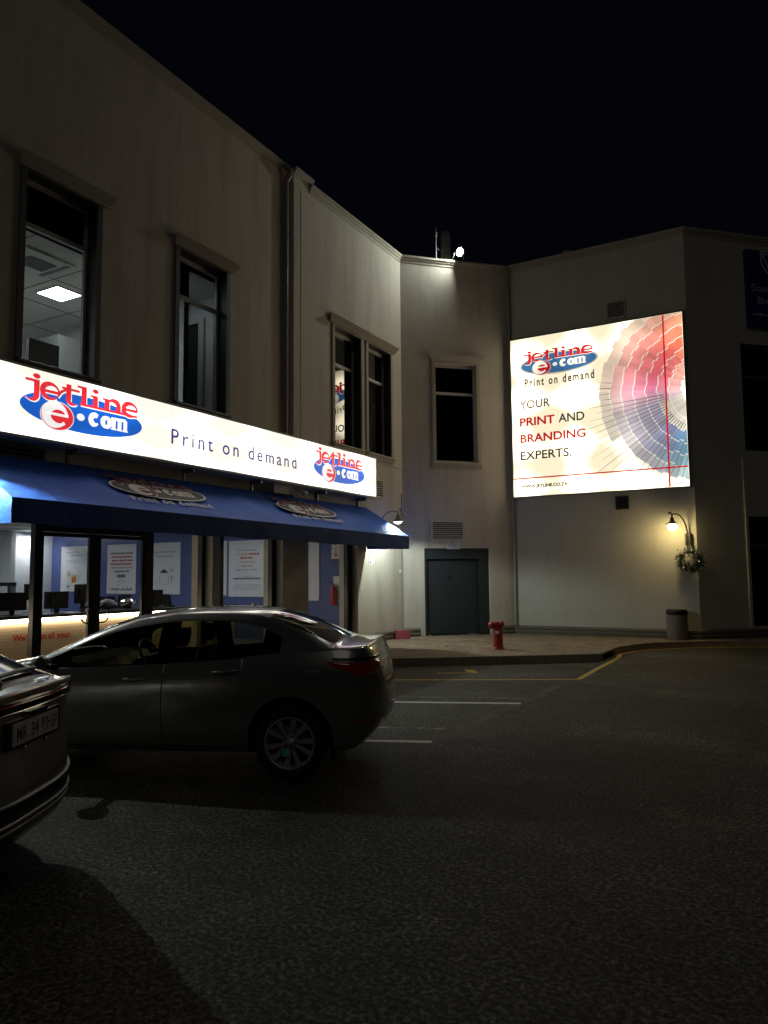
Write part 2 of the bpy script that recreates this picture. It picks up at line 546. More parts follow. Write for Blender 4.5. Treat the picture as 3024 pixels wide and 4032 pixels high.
_txt = {}
def text2d(s, bold=0.0, spacing=1.0):
    """outline of a word in the plain builtin face, filled, scaled to the unit box it occupies"""
    key = (s, bold, spacing)
    if key not in _txt:
        cu = bpy.data.curves.new('t', 'FONT')
        cu.body = s; cu.size = 1; cu.space_character = spacing; cu.offset = bold; cu.resolution_u = 4; cu.fill_mode = 'FRONT'
        o = bpy.data.objects.new('t', cu)
        COL.objects.link(o)
        bpy.context.view_layer.update()
        me = bpy.data.meshes.new_from_object(o.evaluated_get(bpy.context.evaluated_depsgraph_get()))
        v = [(q.co.x, q.co.y) for q in me.vertices]; f = [tuple(p.vertices) for p in me.polygons]
        bpy.data.objects.remove(o); bpy.data.curves.remove(cu); bpy.data.meshes.remove(me)
        _txt[key] = (v, f)
    return _txt[key]

def put_text(mb, s, a, z, width, height, b, mat, bold=0.0, spacing=1.0, mirror=False):
    """word s with its box's lower left at (a, z)"""
    v, f = text2d(s, bold, spacing)
    xs = [p[0] for p in v]; ys = [p[1] for p in v]
    x0, y0, sx, sy = min(xs), min(ys), width/(max(xs)-min(xs)), height/(max(ys)-min(ys))
    mb.add([mb.fr(a+(x-x0)*sx, b, z+(y-y0)*sy) for x, y in v], f, mat)

def disc2d(cx, cz, rx, rz, n=40):
    return [(cx+rx*math.cos(2*math.pi*k/n), cz+rz*math.sin(2*math.pi*k/n)) for k in range(n)]

def stroke2d(pts, ws, cap=False):
    """variable width pen stroke -> list of quads"""
    L, R = [], []
    for k, (x, y) in enumerate(pts):
        a = pts[max(k-1, 0)]; b = pts[min(k+1, len(pts)-1)]
        dx, dy = b[0]-a[0], b[1]-a[1]; l = math.hypot(dx, dy) or 1
        wd = ws[k] if isinstance(ws, (list, tuple)) else ws
        L.append((x-dy/l*wd/2, y+dx/l*wd/2)); R.append((x+dy/l*wd/2, y-dx/l*wd/2))
    return [[L[k], R[k], R[k+1], L[k+1]] for k in range(len(pts)-1)]

def arc(cx, cy, rx, ry, a0, a1, n=14):
    return [(cx+rx*math.cos(math.radians(a0+(a1-a0)*k/n)), cy+ry*math.sin(math.radians(a0+(a1-a0)*k/n))) for k in range(n+1)]

def e_shape(cx, cy, rx, ry, thick, thin):
    pts = arc(cx, cy, rx, ry, 0, 312, 26)
    ws = [thin+(thick-thin)*max(0, math.sin(math.radians(max(0, (k/26*325-60)*180/230)) if 60 < k/26*325 < 290 else 0)) for k in range(27)]
    return stroke2d(pts, ws) + stroke2d([(cx-rx, cy-0.002), (cx+rx*1.05, cy-0.002)], thin*1.25)

def logo_shapes():
    """(layer, material key, polygon) in units of the oval's width, origin at its centre"""
    S = []
    S.append((0, 'pale', disc2d(0, 0, 0.525, 0.150)))
    S.append((1, 'blue', disc2d(0, 0, 0.5, 0.13)))
    word = []
    word.append(disc2d(-0.385, 0.190, 0.028, 0.017, 18))
    word += stroke2d([(-0.465, 0.158), (-0.375, 0.158)], 0.018)
    word += stroke2d([(-0.383, 0.166), (-0.383, 0.07)]+arc(-0.425, 0.065, 0.042, 0.036, -10, -110, 8)+[(-0.47, 0.045)], [0.042]*2+[0.040, 0.038, 0.034, 0.030, 0.026, 0.020, 0.014, 0.010, 0.008, 0.004])
    word += e_shape(-0.280, 0.110, 0.062, 0.050, 0.038, 0.016)
    word += stroke2d([(-0.225, 0.085), (-0.20, 0.125), (-0.155, 0.150)], [0.012, 0.02, 0.016])
    word += stroke2d([(-0.143, 0.188), (-0.143, 0.085)]+arc(-0.105, 0.080, 0.038, 0.026, 180, 320, 8), [0.040]*3+[0.036, 0.030, 0.026, 0.022, 0.016, 0.012, 0.008, 0.004])
    word += stroke2d([(-0.195, 0.155), (-0.055, 0.155)], 0.016)
    word += stroke2d([(-0.075, 0.190), (-0.02, 0.190)], 0.015)
    word += stroke2d([(-0.02, 0.198), (-0.02, 0.072)], 0.042)
    word += stroke2d([(0.075, 0.150), (0.075, 0.072)], 0.042)
    word += stroke2d([(0.035, 0.147), (0.09, 0.147)], 0.014)
    word.append(disc2d(0.075, 0.185, 0.026, 0.016, 18))
    word += stroke2d([(0.175, 0.150), (0.175, 0.072)], 0.042)
    word += stroke2d([(0.135, 0.147), (0.19, 0.147)], 0.014)
    word += stroke2d(arc(0.228, 0.115, 0.048, 0.036, 150, 0, 10)+[(0.276, 0.072)], [0.012, 0.016, 0.02, 0.024, 0.028, 0.032, 0.036, 0.04, 0.042, 0.042, 0.042, 0.042])
    word += e_shape(0.385, 0.112, 0.063, 0.048, 0.038, 0.016)
    word += stroke2d([(-0.05, 0.070), (0.45, 0.070)], 0.016)
    for k, w_ in enumerate(word):
        S.append((2, 'white', [(x+0.006, y-0.008) for x, y in w_]))
        S.append((3, 'red', w_))
    S.append((4, 'pale', disc2d(-0.225, -0.045, 0.130, 0.100)))
    S.append((5, 'red', disc2d(-0.225, -0.045, 0.122, 0.093)))
    pts = arc(-0.232, -0.043, 0.078, 0.066, 8, 322, 28)
    ws = [0.022+0.046*max(0, math.sin(math.pi*min(1, max(0, (k/28-0.06)/0.86)))) for k in range(29)]
    for q in stroke2d(pts, ws)+stroke2d([(-0.30, -0.036), (-0.142, -0.036)], 0.018):
        S.append((7, 'white', q))
    S.append((2, 'white', disc2d(-0.042, -0.020, 0.032, 0.025, 24)))
    com = stroke2d(arc(0.075, -0.018, 0.034, 0.034, 50, 320, 14), [0.030, 0.034, 0.038, 0.04]+[0.042]*7+[0.034, 0.026, 0.018, 0.012])
    com += stroke2d(arc(0.172, -0.018, 0.030, 0.033, 0, 360, 20), [0.024+0.016*abs(math.cos(2*math.pi*k/20)) for k in range(21)])
    for x in (0.238, 0.290, 0.342):
        com += stroke2d([(x, 0.020), (x, -0.060)], 0.034)
        com += stroke2d([(x-0.024, -0.056), (x+0.024, -0.056)], 0.012)
    com += stroke2d([(0.215, 0.018), (0.345, 0.022)], 0.020)
    for q in com:
        S.append((2, 'white', q))
    return S
LOGO = logo_shapes()

def put_logo(mb, cx, cz, width, b, mats, skip=(), step=0.0012, sx=1.0, sz=1.0):
    for k, (lay, key, poly) in enumerate(LOGO):
        if key in skip and lay == 0:
            continue
        mb.face([(cx+x*width*sx, b+lay*step+(k % 7)*0.00012, cz+y*width*sz) for x, y in poly], mats[key])

def wall_cells(mb, u0, u1, z0, z1, holes, b, mat, depth=0.30, jamb=None, back=True):
    """flat wall with rectangular openings and their reveals"""
    us = sorted({u0, u1, *[h[0] for h in holes], *[h[1] for h in holes]})
    zs = sorted({z0, z1, *[h[2] for h in holes], *[h[3] for h in holes]})
    for i in range(len(us)-1):
        for j in range(len(zs)-1):
            cu, cz = (us[i]+us[i+1])/2, (zs[j]+zs[j+1])/2
            if any(h[0] < cu < h[1] and h[2] < cz < h[3] for h in holes):
                continue
            mb.face([(us[i], b, zs[j]), (us[i+1], b, zs[j]), (us[i+1], b, zs[j+1]), (us[i], b, zs[j+1])], mat)
            if back:
                mb.face([(us[i], b-depth, zs[j]), (us[i], b-depth, zs[j+1]), (us[i+1], b-depth, zs[j+1]), (us[i+1], b-depth, zs[j])], mat)
    jm = jamb or mat
    for a0, a1, c0, c1 in holes:
        for q in ([(a0, c0), (a0, c1)], [(a0, c1), (a1, c1)], [(a1, c1), (a1, c0)], [(a1, c0), (a0, c0)]):
            mb.face([(q[0][0], b, q[0][1]), (q[1][0], b, q[1][1]), (q[1][0], b-depth, q[1][1]), (q[0][0], b-depth, q[0][1])], jm)

# ------------------------------------------------------------------ ground, pavement, kerb, markings
def flat(name, poly, z, mat, kind='structure'):
    b = MB(); b.face([(x, y, z) for x, y in poly], mat)
    return tag(b.build(name), kind=kind)

g = MB()
g.face([(-90, -90, 0), (90, -90, 0), (90, 110, 0), (-90, 110, 0)], 'asphalt')
tag(g.build('road'), kind='structure')

def smooth_path(pts, n=5):
    out = []
    for i in range(len(pts)-1):
        p0, p1, p2, p3 = pts[max(i-1, 0)], pts[i], pts[i+1], pts[min(i+2, len(pts)-1)]
        for k in range(n):
            t = k/n
            out.append(tuple(0.5*((2*b)+(-a+c)*t+(2*a-5*b+4*c-d)*t*t+(-a+3*b-3*c+d)*t**3) for a, b, c, d in zip(p0, p1, p2, p3)))
    return out+[pts[-1]]
curve = smooth_path([(-3.66, 16.42), (-3.46, 17.35), (-3.05, 18.10), (-2.25, 18.86), (-1.55, 19.33), (-0.83, 19.70)], 5)
curve += [(0.8, 21.3), (6, 26.5)]
edge = [(-7.7, -12), (-7.7, 12.12)] + [(-3.78, 14.99), (-3.64, 15.12), (-3.62, 15.30)] + curve
inner = [(-1.9+7.9, 19.6+7.9), (-2.25, YR+0.2), (XM, YR+0.2), (-9.3, 17.3), (-9.7, -12)]
flat('pavement', [(x, y) for x, y in edge]+inner, 0.15, 'pavers')

def offset_path(pts, d):
    out = []
    for k, p in enumerate(pts):
        a, b = pts[max(k-1, 0)], pts[min(k+1, len(pts)-1)]
        dx, dy = b[0]-a[0], b[1]-a[1]; l = math.hypot(dx, dy)
        out.append((p[0]-dy/l*d, p[1]+dx/l*d))
    return out
kb = MB()
inn = offset_path(edge, 0.13)
for k in range(len(edge)-1):
    a, b, c, d = edge[k], edge[k+1], inn[k+1], inn[k]
    L = math.hypot(b[0]-a[0], b[1]-a[1])
    n = max(1, round(L/0.98))
    if a == (-3.62, 15.30):
        continue
    for j in range(n):
        gap = 0.004/max(L, 0.05) if n > 1 else 0
        t0, t1 = j/n+gap, (j+1)/n-gap
        q = lambda s, e, t: (s[0]+(e[0]-s[0])*t, s[1]+(e[1]-s[1])*t)
        A, B, C, D = q(a, b, t0), q(a, b, t1), q(d, c, t1), q(d, c, t0)
        ch = 0.014
        Ai, Bi = q(A, D, 0.11), q(B, C, 0.11)
        z1 = 0.156
        kb.face([(*A, 0), (*B, 0), (*B, z1-ch), (*A, z1-ch)], 'kerb_concrete')
        kb.face([(*A, z1-ch), (*B, z1-ch), (*Bi, z1), (*Ai, z1)], 'kerb_concrete')
        kb.face([(*Ai, z1), (*Bi, z1), (*C, z1), (*D, z1)], 'kerb_concrete')
        kb.face([(*B, 0), (*C, 0), (*C, z1), (*Bi, z1), (*B, z1-ch)], 'kerb_concrete')
        kb.face([(*A, 0), (*A, z1-ch), (*Ai, z1), (*D, z1), (*D, 0)], 'kerb_concrete')
    # dark joint filler behind the gaps
    kb.face([(a[0]*0.97+d[0]*0.03, a[1]*0.97+d[1]*0.03, 0), (b[0]*0.97+c[0]*0.03, b[1]*0.97+c[1]*0.03, 0), (b[0]*0.97+c[0]*0.03, b[1]*0.97+c[1]*0.03, 0.14), (a[0]*0.97+d[0]*0.03, a[1]*0.97+d[1]*0.03, 0.14)], 'dark_hole')
tag(kb.build('kerb'), kind='structure')
# the storm inlet at the kerb corner
si = MB()
si.face([(-3.64, 15.28, 0.0), (-3.66, 16.42, 0.0), (-3.80, 16.42, 0.0), (-3.80, 15.28, 0.0)], 'dark_hole')
si.face([(-3.80, 15.28, 0.0), (-3.80, 16.42, 0.0), (-3.80, 16.42, 0.12), (-3.80, 15.28, 0.12)], 'dark_hole')
si.box(-3.82, 15.30, 0.115, -3.63, 16.40, 0.157, 'kerb_concrete')
tag(si.build('kerb_inlet'), kind='structure')

DV = Vector((0.923, 0.385, 0)); NV = Vector((-0.385, 0.923, 0))

def line_strip(name, a, b, wd, mat, z=0.004, lw=None):
    a, b = Vector((*a, z)), Vector((*b, z))
    d = (b-a).normalized(); n = Vector((-d.y, d.x, 0))*wd/2
    mb = MB()
    k = max(2, int((b-a).length/0.15))
    rows = [[], []]
    for i in range(k+1):
        p = a+(b-a)*i/k
        j = random.uniform(-0.004, 0.004)
        rows[0].append(p-n*(1+j*20*0.2)); rows[1].append(p+n*(1-j*20*0.2))
    mb.grid([[tuple(p) for p in r] for r in rows], mat, smooth=False)
    return tag(mb.build(name), kind='structure')
e0 = lambda p, k: (p[0]-DV.x*k, p[1]-DV.y*k)
line_strip('parking_line', e0((-3.445, 9.78), 3.6), (-3.445, 9.78), 0.10, 'paint_white')
line_strip('parking_line', e0((-3.57, 10.20), 3.4), (-3.57, 10.20), 0.06, 'paint_white_worn')
line_strip('parking_line', e0((-3.50, 7.14), 4.2), (-3.50, 7.14), 0.10, 'paint_white')
line_strip('parking_line', e0((-3.67, 7.81), 3.0), (-3.67, 7.81), 0.07, 'paint_white_worn')
line_strip('yellow_line', (-7.5, 10.30), (-3.40, 12.385), 0.09, 'paint_yellow')
yl = MB()
kb_out = offset_path(curve, -0.02)
path = [(-3.40, 12.36), (-3.46, 14.0), (-3.48, 15.19), (-3.52, 16.0)]+kb_out[1:]
path = smooth_path(path, 3)
yl.grid([[(*p, 0.008) for p in offset_path(path, -0.10)], [(*p, 0.008) for p in path]], 'paint_yellow', smooth=False)
tag(yl.build('yellow_line'), kind='structure')
ya = MB()
ya.face([(-5.80, 12.105, 0.004), (-5.17, 12.40, 0.004), (-5.21, 12.47, 0.004), (-5.84, 12.17, 0.004)], 'paint_yellow')
ya.face([(-5.21, 12.40, 0.009), (-5.14, 12.42, 0.009), (-5.40, 12.80, 0.009), (-5.56, 12.73, 0.009), (-5.38, 12.45, 0.009)], 'paint_yellow')
tag(ya.build('yellow_mark'), kind='structure')
sm = MB()
sl, sr = [], []
for k in range(60):
    y = 6.0+k*0.15
    x = -3.47+0.03*math.sin(k*0.9)+random.uniform(-0.02, 0.02)
    sl.append((x-random.uniform(0.04, 0.12), y, 0.0025)); sr.append((x+random.uniform(0.04, 0.12), y, 0.0025))
sm.grid([sr[:38], sl[:38]], 'asphalt_seam', smooth=False)
tag(sm.build('asphalt_seam'), kind='structure')

# ------------------------------------------------------------------ the building
ZT = 10.46
BLD = thing('commercial_building', 'two storey plastered commercial building wrapping the corner of the lot', 'building', (-9.2, 12.0, 0))

# window openings (left section 1, left section 2, middle wall, right chamfer)
WZ0, WZ1 = 4.82, 7.55
W1 = (6.22, 7.42); W2 = (9.17, 10.39); W3a = (13.92, 15.09); W3b = (15.42, 16.58); W4 = (0.97, 2.17)
W0 = (3.2, 4.46)
SWIN = (1.57, 2.87)

u = MB(FL1)
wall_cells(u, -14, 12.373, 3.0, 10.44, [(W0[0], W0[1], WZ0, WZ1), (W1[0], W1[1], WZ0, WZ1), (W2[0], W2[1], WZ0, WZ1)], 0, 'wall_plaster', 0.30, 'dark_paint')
u.build('wall', BLD)
u = MB(FL2)
PY = 12.373
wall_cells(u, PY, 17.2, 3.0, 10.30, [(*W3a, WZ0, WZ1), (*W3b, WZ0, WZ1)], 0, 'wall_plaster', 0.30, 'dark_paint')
u.face([(PY, -0.30, 3.0), (PY, 0, 3.0), (PY, 0, 10.30), (PY, -0.30, 10.30)], 'wall_plaster')
# flat pilaster at the break, carried above the roofline
u.box(PY-0.001, -0.30, 10.30, 13.0, -0.001, 10.42, 'wall_plaster')
u.build('wall', BLD)
u = MB(FL2)       # ground floor piers and the solid end
for a0, a1 in ((9.97, 10.16), (12.01, 12.91)):
    u.box(a0, -0.42, 0.15, a1, 0.0, 3.0, 'wall_plaster')
u.box(-14, -0.42, 0.15, 3.9, 0.0, 3.0, 'wall_plaster')
u.box(14.92, -0.30, 0.15, 17.2, 0.0, 3.0, 'wall_plaster')
u.box(-14, -0.42, 2.72, 14.92, -0.13, 3.0, 'wall_plaster')
u.build('wall', BLD)
# fine seams: a movement joint across the section and a vertical one
u = MB(FL2)
u.box(15.25, 0.001, 4.565, 17.19, 0.012, 4.592, 'trim_plaster')
u.box(12.618, 0.0, 4.6, 12.630, 0.006, 10.2, 'trim_plaster')
u.build('moulding', BLD)
DOOR = (0.59, 2.455, 0.15, 2.475)
u = MB(FM)
wall_cells(u, 0, LM, 0.15, 10.30, [(W4[0], W4[1], WZ0, WZ1), DOOR], 0, 'wall_plaster', 0.30)
u.build('wall', BLD)
u = MB(FR)
wall_cells(u, 0, LR, 0.15, 10.30, [], 0, 'wall_plaster_grey', 0.30)
u.build('wall', BLD)
u = MB(FS)
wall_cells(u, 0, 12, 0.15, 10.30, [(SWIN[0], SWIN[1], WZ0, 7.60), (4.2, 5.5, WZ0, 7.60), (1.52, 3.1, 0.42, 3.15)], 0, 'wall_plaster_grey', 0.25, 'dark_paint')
u.build('wall', BLD)
# flat roof and the unseen back
u = MB()
u.face([(-9.5, -14, 9.9), (-9.5, 17.3, 9.9), (XM-0.2, YR+0.3, 9.9), (-2.3, YR+0.3, 9.9), (6, 28, 9.9), (-24, 28, 9.9), (-24, -14, 9.9)], 'plinth_paint')
u.face([(-24, -14, 0), (-24, 28, 0), (-24, 28, 10.4), (-24, -14, 10.4)], 'wall_plaster')
u.face([(-24, 28, 0), (6.2, 28, 0), (6.2, 28, 10.4), (-24, 28, 10.4)], 'wall_plaster')
u.face([(-24, -14, 0), (-9.33, -14, 0), (-9.33, -14, 10.44), (-24, -14, 10.44)], 'wall_plaster')
u.build('roof', BLD)

def cop(z):
    return [(-0.25, z+0.14), (0.09, z+0.14), (0.09, z+0.085), (0.06, z+0.07), (0.05, z+0.03), (0.025, z+0.02), (0.015, z-0.05), (0.0, z-0.06)]
def cop_seg(fr, a0, a1, z, s0=0.0, s1=0.0, name='coping'):
    c = MB(fr)
    pr = cop(z)
    c.grid([[(a0+s0*b, b, zz) for b, zz in pr], [(a1+s1*b, b, zz) for b, zz in pr]], 'trim_plaster', smooth=False)
    c.face([(a0+s0*b, b, zz) for b, zz in pr], 'trim_plaster'); c.face([(a1+s1*b, b, zz) for b, zz in pr][::-1], 'trim_plaster')
    c.build(name, BLD)
tn = math.tan(math.radians(22.5))
cop_seg(FL1, -14, 12.30, 10.47)
cop_seg(FL2, 12.36, 13.03, 10.47)
cop_seg(FL2, 12.95, 17.2, 10.345, 0, -tn)
cop_seg(FM, 0, LM, 10.345, tn, -tn)
cop_seg(FR, 0, LR, 10.345, tn, tn)
cop_seg(FS, 0, 12, 10.345, -tn, 0)

# skirting along the foot of the walls
def plinth(fr, a0, a1, s0=0.0, s1=0.0):
    c = MB(fr)
    pr = [(0.0, 0.375), (0.075, 0.355), (0.085, 0.345), (0.085, 0.30), (0.060, 0.292), (0.060, 0.255), (0.078, 0.250), (0.078, 0.205), (0.055, 0.200), (0.055, 0.15)]
    c.grid([[(a0+s0*b, b, z) for b, z in pr], [(a1+s1*b, b, z) for b, z in pr]], 'plinth_paint', smooth=False)
    c.face([(a0+s0*b, b, z) for b, z in pr]+[(a0, 0, 0.15)], 'plinth_paint'); c.face(([(a1+s1*b, b, z) for b, z in pr]+[(a1, 0, 0.15)])[::-1], 'plinth_paint')
    c.build('skirting', BLD)
plinth(FL2, 15.02, 17.2, 0, -tn)
plinth(FM, 0, 0.44, tn, 0)
plinth(FM, 2.56, LM, 0, -tn)
plinth(FR, 0, LR, tn, tn)
plinth(FS, 0, 12, -tn, 0)

def window(fr, a0, a1, depth, label=None, mid=6.74, z0=WZ0, z1=WZ1, cornice=None, glass='window_glass', frame='frame_white', trim=True, room=None, sill=True, tm='trim_plaster'):
    t = MB(fr)
    tw, tp = 0.095, 0.035
    if trim:
        t.box(a0-tw, 0.0, z0-0.05, a0, tp, z1+0.03, tm)
        t.box(a1, 0.0, z0-0.05, a1+tw, tp, z1+0.03, tm)
        t.box(a0, 0.0, z1, a1, tp-0.002, z1+0.03, tm)
    else:
        t.box(a0-0.01, -0.05, z0-0.01, a0+0.004, -0.02, z1, 'dark_paint')
    win = t.build('window', BLD)
    if label:
        win['label'] = label
    f = MB(fr)
    fwid, d0, d1 = 0.05, -depth, -depth+0.05
    f.box(a0+0.002, d0, z0, a0+fwid, d1, z1-0.002, frame)
    f.box(a1-fwid, d0, z0, a1-0.002, d1, z1-0.002, frame)
    f.box(a0+fwid, d0, z1-0.08, a1-fwid, d1, z1-0.002, frame)
    f.box(a0+fwid, d0, z0+0.002, a1-fwid, d1, z0+0.05, frame)
    f.box(a0+fwid, d0-0.002, mid-0.035, a1-fwid, d1+0.012, mid+0.035, frame)
    f.build('frame', win)
    gl = MB(fr)
    gl.face([(a0+0.03, d0+0.02, z0+0.03), (a1-0.03, d0+0.02, z0+0.03), (a1-0.03, d0+0.02, z1-0.03), (a0+0.03, d0+0.02, z1-0.03)], glass)
    gl.build('pane', win)
    if sill:
        s = MB(fr)
        s.sweep([(0.0, z0+0.0), (0.10, z0-0.035), (0.11, z0-0.07), (0.075, z0-0.085), (0.075, z0-0.12), (0.045, z0-0.14), (0.04, z0-0.18), (0.0, z0-0.18)], a0-tw, a1+tw, tm, ret=False)
        s.build('sill', win)
    if cornice:
        c = MB(fr)
        c.sweep([(0.0, 7.79), (0.13, 7.785), (0.135, 7.755), (0.115, 7.74), (0.11, 7.70), (0.085, 7.69), (0.075, 7.65), (0.055, 7.63), (0.05, 7.585), (0.0, 7.582)], cornice[0], cornice[1], 'trim_plaster')
        c.build('cornice', win)
    if room:
        r = MB(fr)
        for q in room:
            r.box(*q)
        r.build('blind', win)
    return win
window(FL1, *W0, 0.24, tm='trim_dark', cornice=(3.12, 4.54))
w1 = window(FL1, *W1, 0.24, 'tall window with a lit ceiling panel behind it', tm='trim_dark', cornice=(6.15, 7.59), mid=6.87)
w2 = window(FL1, *W2, 0.24, 'tall dim window with a dark upper pane', tm='trim_dark', cornice=(9.10, 10.56), mid=6.80)
w3 = window(FL2, *W3a, 0.24, 'left half of the paired window, mirroring the billboard', cornice=(13.76, 16.74), glass='dark_glass')
window(FL2, *W3b, 0.24, 'right half of the paired window, unlit', glass='dark_glass')
window(FM, *W4, 0.16, 'unlit window above the steel door', cornice=(0.90, 2.24), glass='dark_glass')
window(FS, *SWIN, 0.12, 'unlit window beneath the blue bank sign', z1=7.60, mid=6.76, glass='dark_glass', frame='frame_grey', trim=False, sill=False)
window(FS, 4.2, 5.5, 0.12, z1=7.60, mid=6.76, glass='dark_glass', frame='frame_grey', trim=False, sill=False)
# bank entrance on the chamfer
e = MB(FS)
e.box(1.53, -0.16, 0.42, 1.60, -0.08, 3.14, 'frame_grey'); e.box(1.60, -0.16, 3.07, 3.1, -0.08, 3.145, 'frame_grey'); e.box(1.60, -0.16, 2.40, 3.1, -0.09, 2.47, 'frame_grey')
en = e.build('entrance', BLD)
e = MB(FS); e.face([(1.6, -0.12, 0.42), (3.1, -0.12, 0.42), (3.1, -0.12, 2.4), (1.6, -0.12, 2.4)], 'dark_glass'); e.face([(1.6, -0.12, 2.47), (3.1, -0.12, 2.47), (3.1, -0.12, 3.07), (1.6, -0.12, 3.07)], 'dark_glass')
e.build('pane', en)
# raised white line of the corner bead beside the entrance
e = MB(FS); e.box(1.44, 0.0, 0.375, 1.52, 0.035, 4.6, 'wall_plaster_grey'); e.build('moulding', BLD)

# dark rooms behind the unlit windows
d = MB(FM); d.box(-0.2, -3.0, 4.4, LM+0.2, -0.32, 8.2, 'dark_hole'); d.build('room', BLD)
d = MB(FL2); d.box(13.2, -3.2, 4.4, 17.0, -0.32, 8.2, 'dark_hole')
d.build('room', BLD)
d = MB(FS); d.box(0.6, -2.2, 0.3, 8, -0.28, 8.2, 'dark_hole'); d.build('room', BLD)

# steel door in the middle wall
e = MB(FM)
e.box(0.592, -0.24, 0.152, 0.66, -0.03, 2.473, 'steel_door'); e.box(2.17, -0.24, 0.152, 2.453, -0.05, 2.473, 'steel_door'); e.box(0.66, -0.24, 2.19, 2.17, -0.04, 2.473, 'steel_door')
e.box(0.60, -0.29, 0.151, 2.45, -0.25, 2.47, 'steel_door')
dr = e.build('door', BLD); dr['label'] = 'dark grey steel door with a small square opening'
e = MB(FM)
e.box(0.675, -0.235, 0.185, 2.155, -0.15, 2.175, 'steel_door')
for q in (0.675, 2.13):
    e.box(q, -0.149, 0.19, q+0.025, -0.141, 2.17, 'steel_door')
lf = e.build('door_leaf', dr)
e = MB(FM); e.box(1.30, -0.150, 1.63, 1.40, -0.144, 1.74, 'dark_hole'); e.box(1.31, -0.144, 1.65, 1.39, -0.138, 1.655, 'metal_grey'); e.build('peephole', dr)
for q0, q1 in ((0.70, 0.82), (1.85, 2.1)):
    e = MB(FM); e.box(q0, -0.149, 0.153, q1, -0.10, 0.168, 'frame_white'); e.build('threshold', dr)

def louvre(fr, a0, a1, z0, z1, n, name='vent', label=None, mat='louvre_paint', bord=0.05, parent=BLD, dark='dark_hole'):
    v = MB(fr)
    v.box(a0, 0.001, z0, a0+bord, 0.035, z1, mat); v.box(a1-bord, 0.001, z0, a1, 0.035, z1, mat)
    v.box(a0+bord, 0.001, z0, a1-bord, 0.034, z0+bord, mat); v.box(a0+bord, 0.001, z1-bord, a1-bord, 0.034, z1, mat)
    o = v.build(name, parent)
    if label:
        o['label'] = label
    s = MB(fr)
    s.face([(a0+bord, 0.003, z0+bord), (a1-bord, 0.003, z0+bord), (a1-bord, 0.003, z1-bord), (a0+bord, 0.003, z1-bord)], dark)
    h = (z1-z0-2*bord)/n
    for k in range(n):
        z = z0+bord+h*k
        s.face([(a0+bord, 0.030, z+h*0.12), (a1-bord, 0.030, z+h*0.12), (a1-bord, 0.006, z+h*0.58), (a0+bord, 0.006, z+h*0.58)], mat)
        s.face([(a0+bord, 0.030, z+h*0.12), (a0+bord, 0.030, z), (a1-bord, 0.030, z), (a1-bord, 0.030, z+h*0.12)], mat)
    s.build('slats', o)
    return o
louvre(FM, 0.78, 1.735, 2.658, 3.22, 9, label='wide pale louvre above the steel door')
louvre(FR, -4.21-XM, -3.73-XM, 8.44, 8.90, 7, label='small louvre above the billboard', mat='wall_plaster_grey', bord=0.03)
louvre(FR, -4.15-XM, -3.82-XM, 3.39, 3.74, 6, label='dark square grille below the billboard', mat='dark_paint', bord=0.03)
louvre(FL2, 15.55, 16.13, 3.66, 4.18, 7, label='tall grille at the end of the shop sign', bord=0.06, mat='wall_plaster')
louvre(FL2, 5.35, 6.55, 3.22, 3.56, 4, label='wide grille under the left end of the shop sign', bord=0.04, mat='plinth_paint')

# downpipes, conduit
def pipe(fr, pts, r, label=None, parent=BLD, mat='pipe_paint', name='downpipe', clips=()):
    p_ = MB(); p_.tube([tuple(fr(*q)) for q in pts], r, mat, 10)
    for z in clips:
        c0 = fr(pts[-1][0], pts[-1][1], z)
        p_.lathe([(r*1.35, -0.02), (r*1.35, 0.02)], c0, mat, 10)
    o = p_.build(name, parent)
    if label:
        o['label'] = label
pipe(FL1, [(12.16, 0.02, 10.52), (12.20, 0.14, 10.52), (12.225, 0.15, 10.47), (12.225, 0.14, 10.35), (12.20, 0.06, 10.22), (12.20, 0.055, 10.0), (12.20, 0.055, 3.0)], 0.045, clips=(9.2, 7.4, 5.6))
pipe(FR, [(0.02, 0.03, 10.42), (0.03, 0.13, 10.42), (0.05, 0.14, 10.36), (0.05, 0.13, 10.28), (0.06, 0.05, 10.12), (0.06, 0.045, 9.8), (0.06, 0.045, 8.0), (0.06, 0.045, 0.38)], 0.04, clips=(8.7, 6.5, 4.2, 2.0))
pipe(FL2, [(17.10, 0.02, 3.9), (17.10, 0.02, 0.37)], 0.012, name='conduit', clips=(3.0, 1.4, 0.8))
q = MB(FL2); q.box(16.98, 0.001, 1.82, 17.06, 0.03, 1.91, 'white_paint'); q.build('switch_box', BLD)
q = MB(FL2); q.box(11.55, 0.0, 3.42, 12.18, 0.14, 3.62, 'louvre_paint'); q.build('meter_box', BLD)
q = MB(FM); q.box(0.02, 0.0, 3.36, 0.10, 0.06, 3.42, 'white_paint'); q.tube([tuple(FM(0.06, 0.06, 3.40)), tuple(FM(0.10, 0.16, 3.45))], 0.03, 'white_paint', 10); q.build('sensor', BLD)

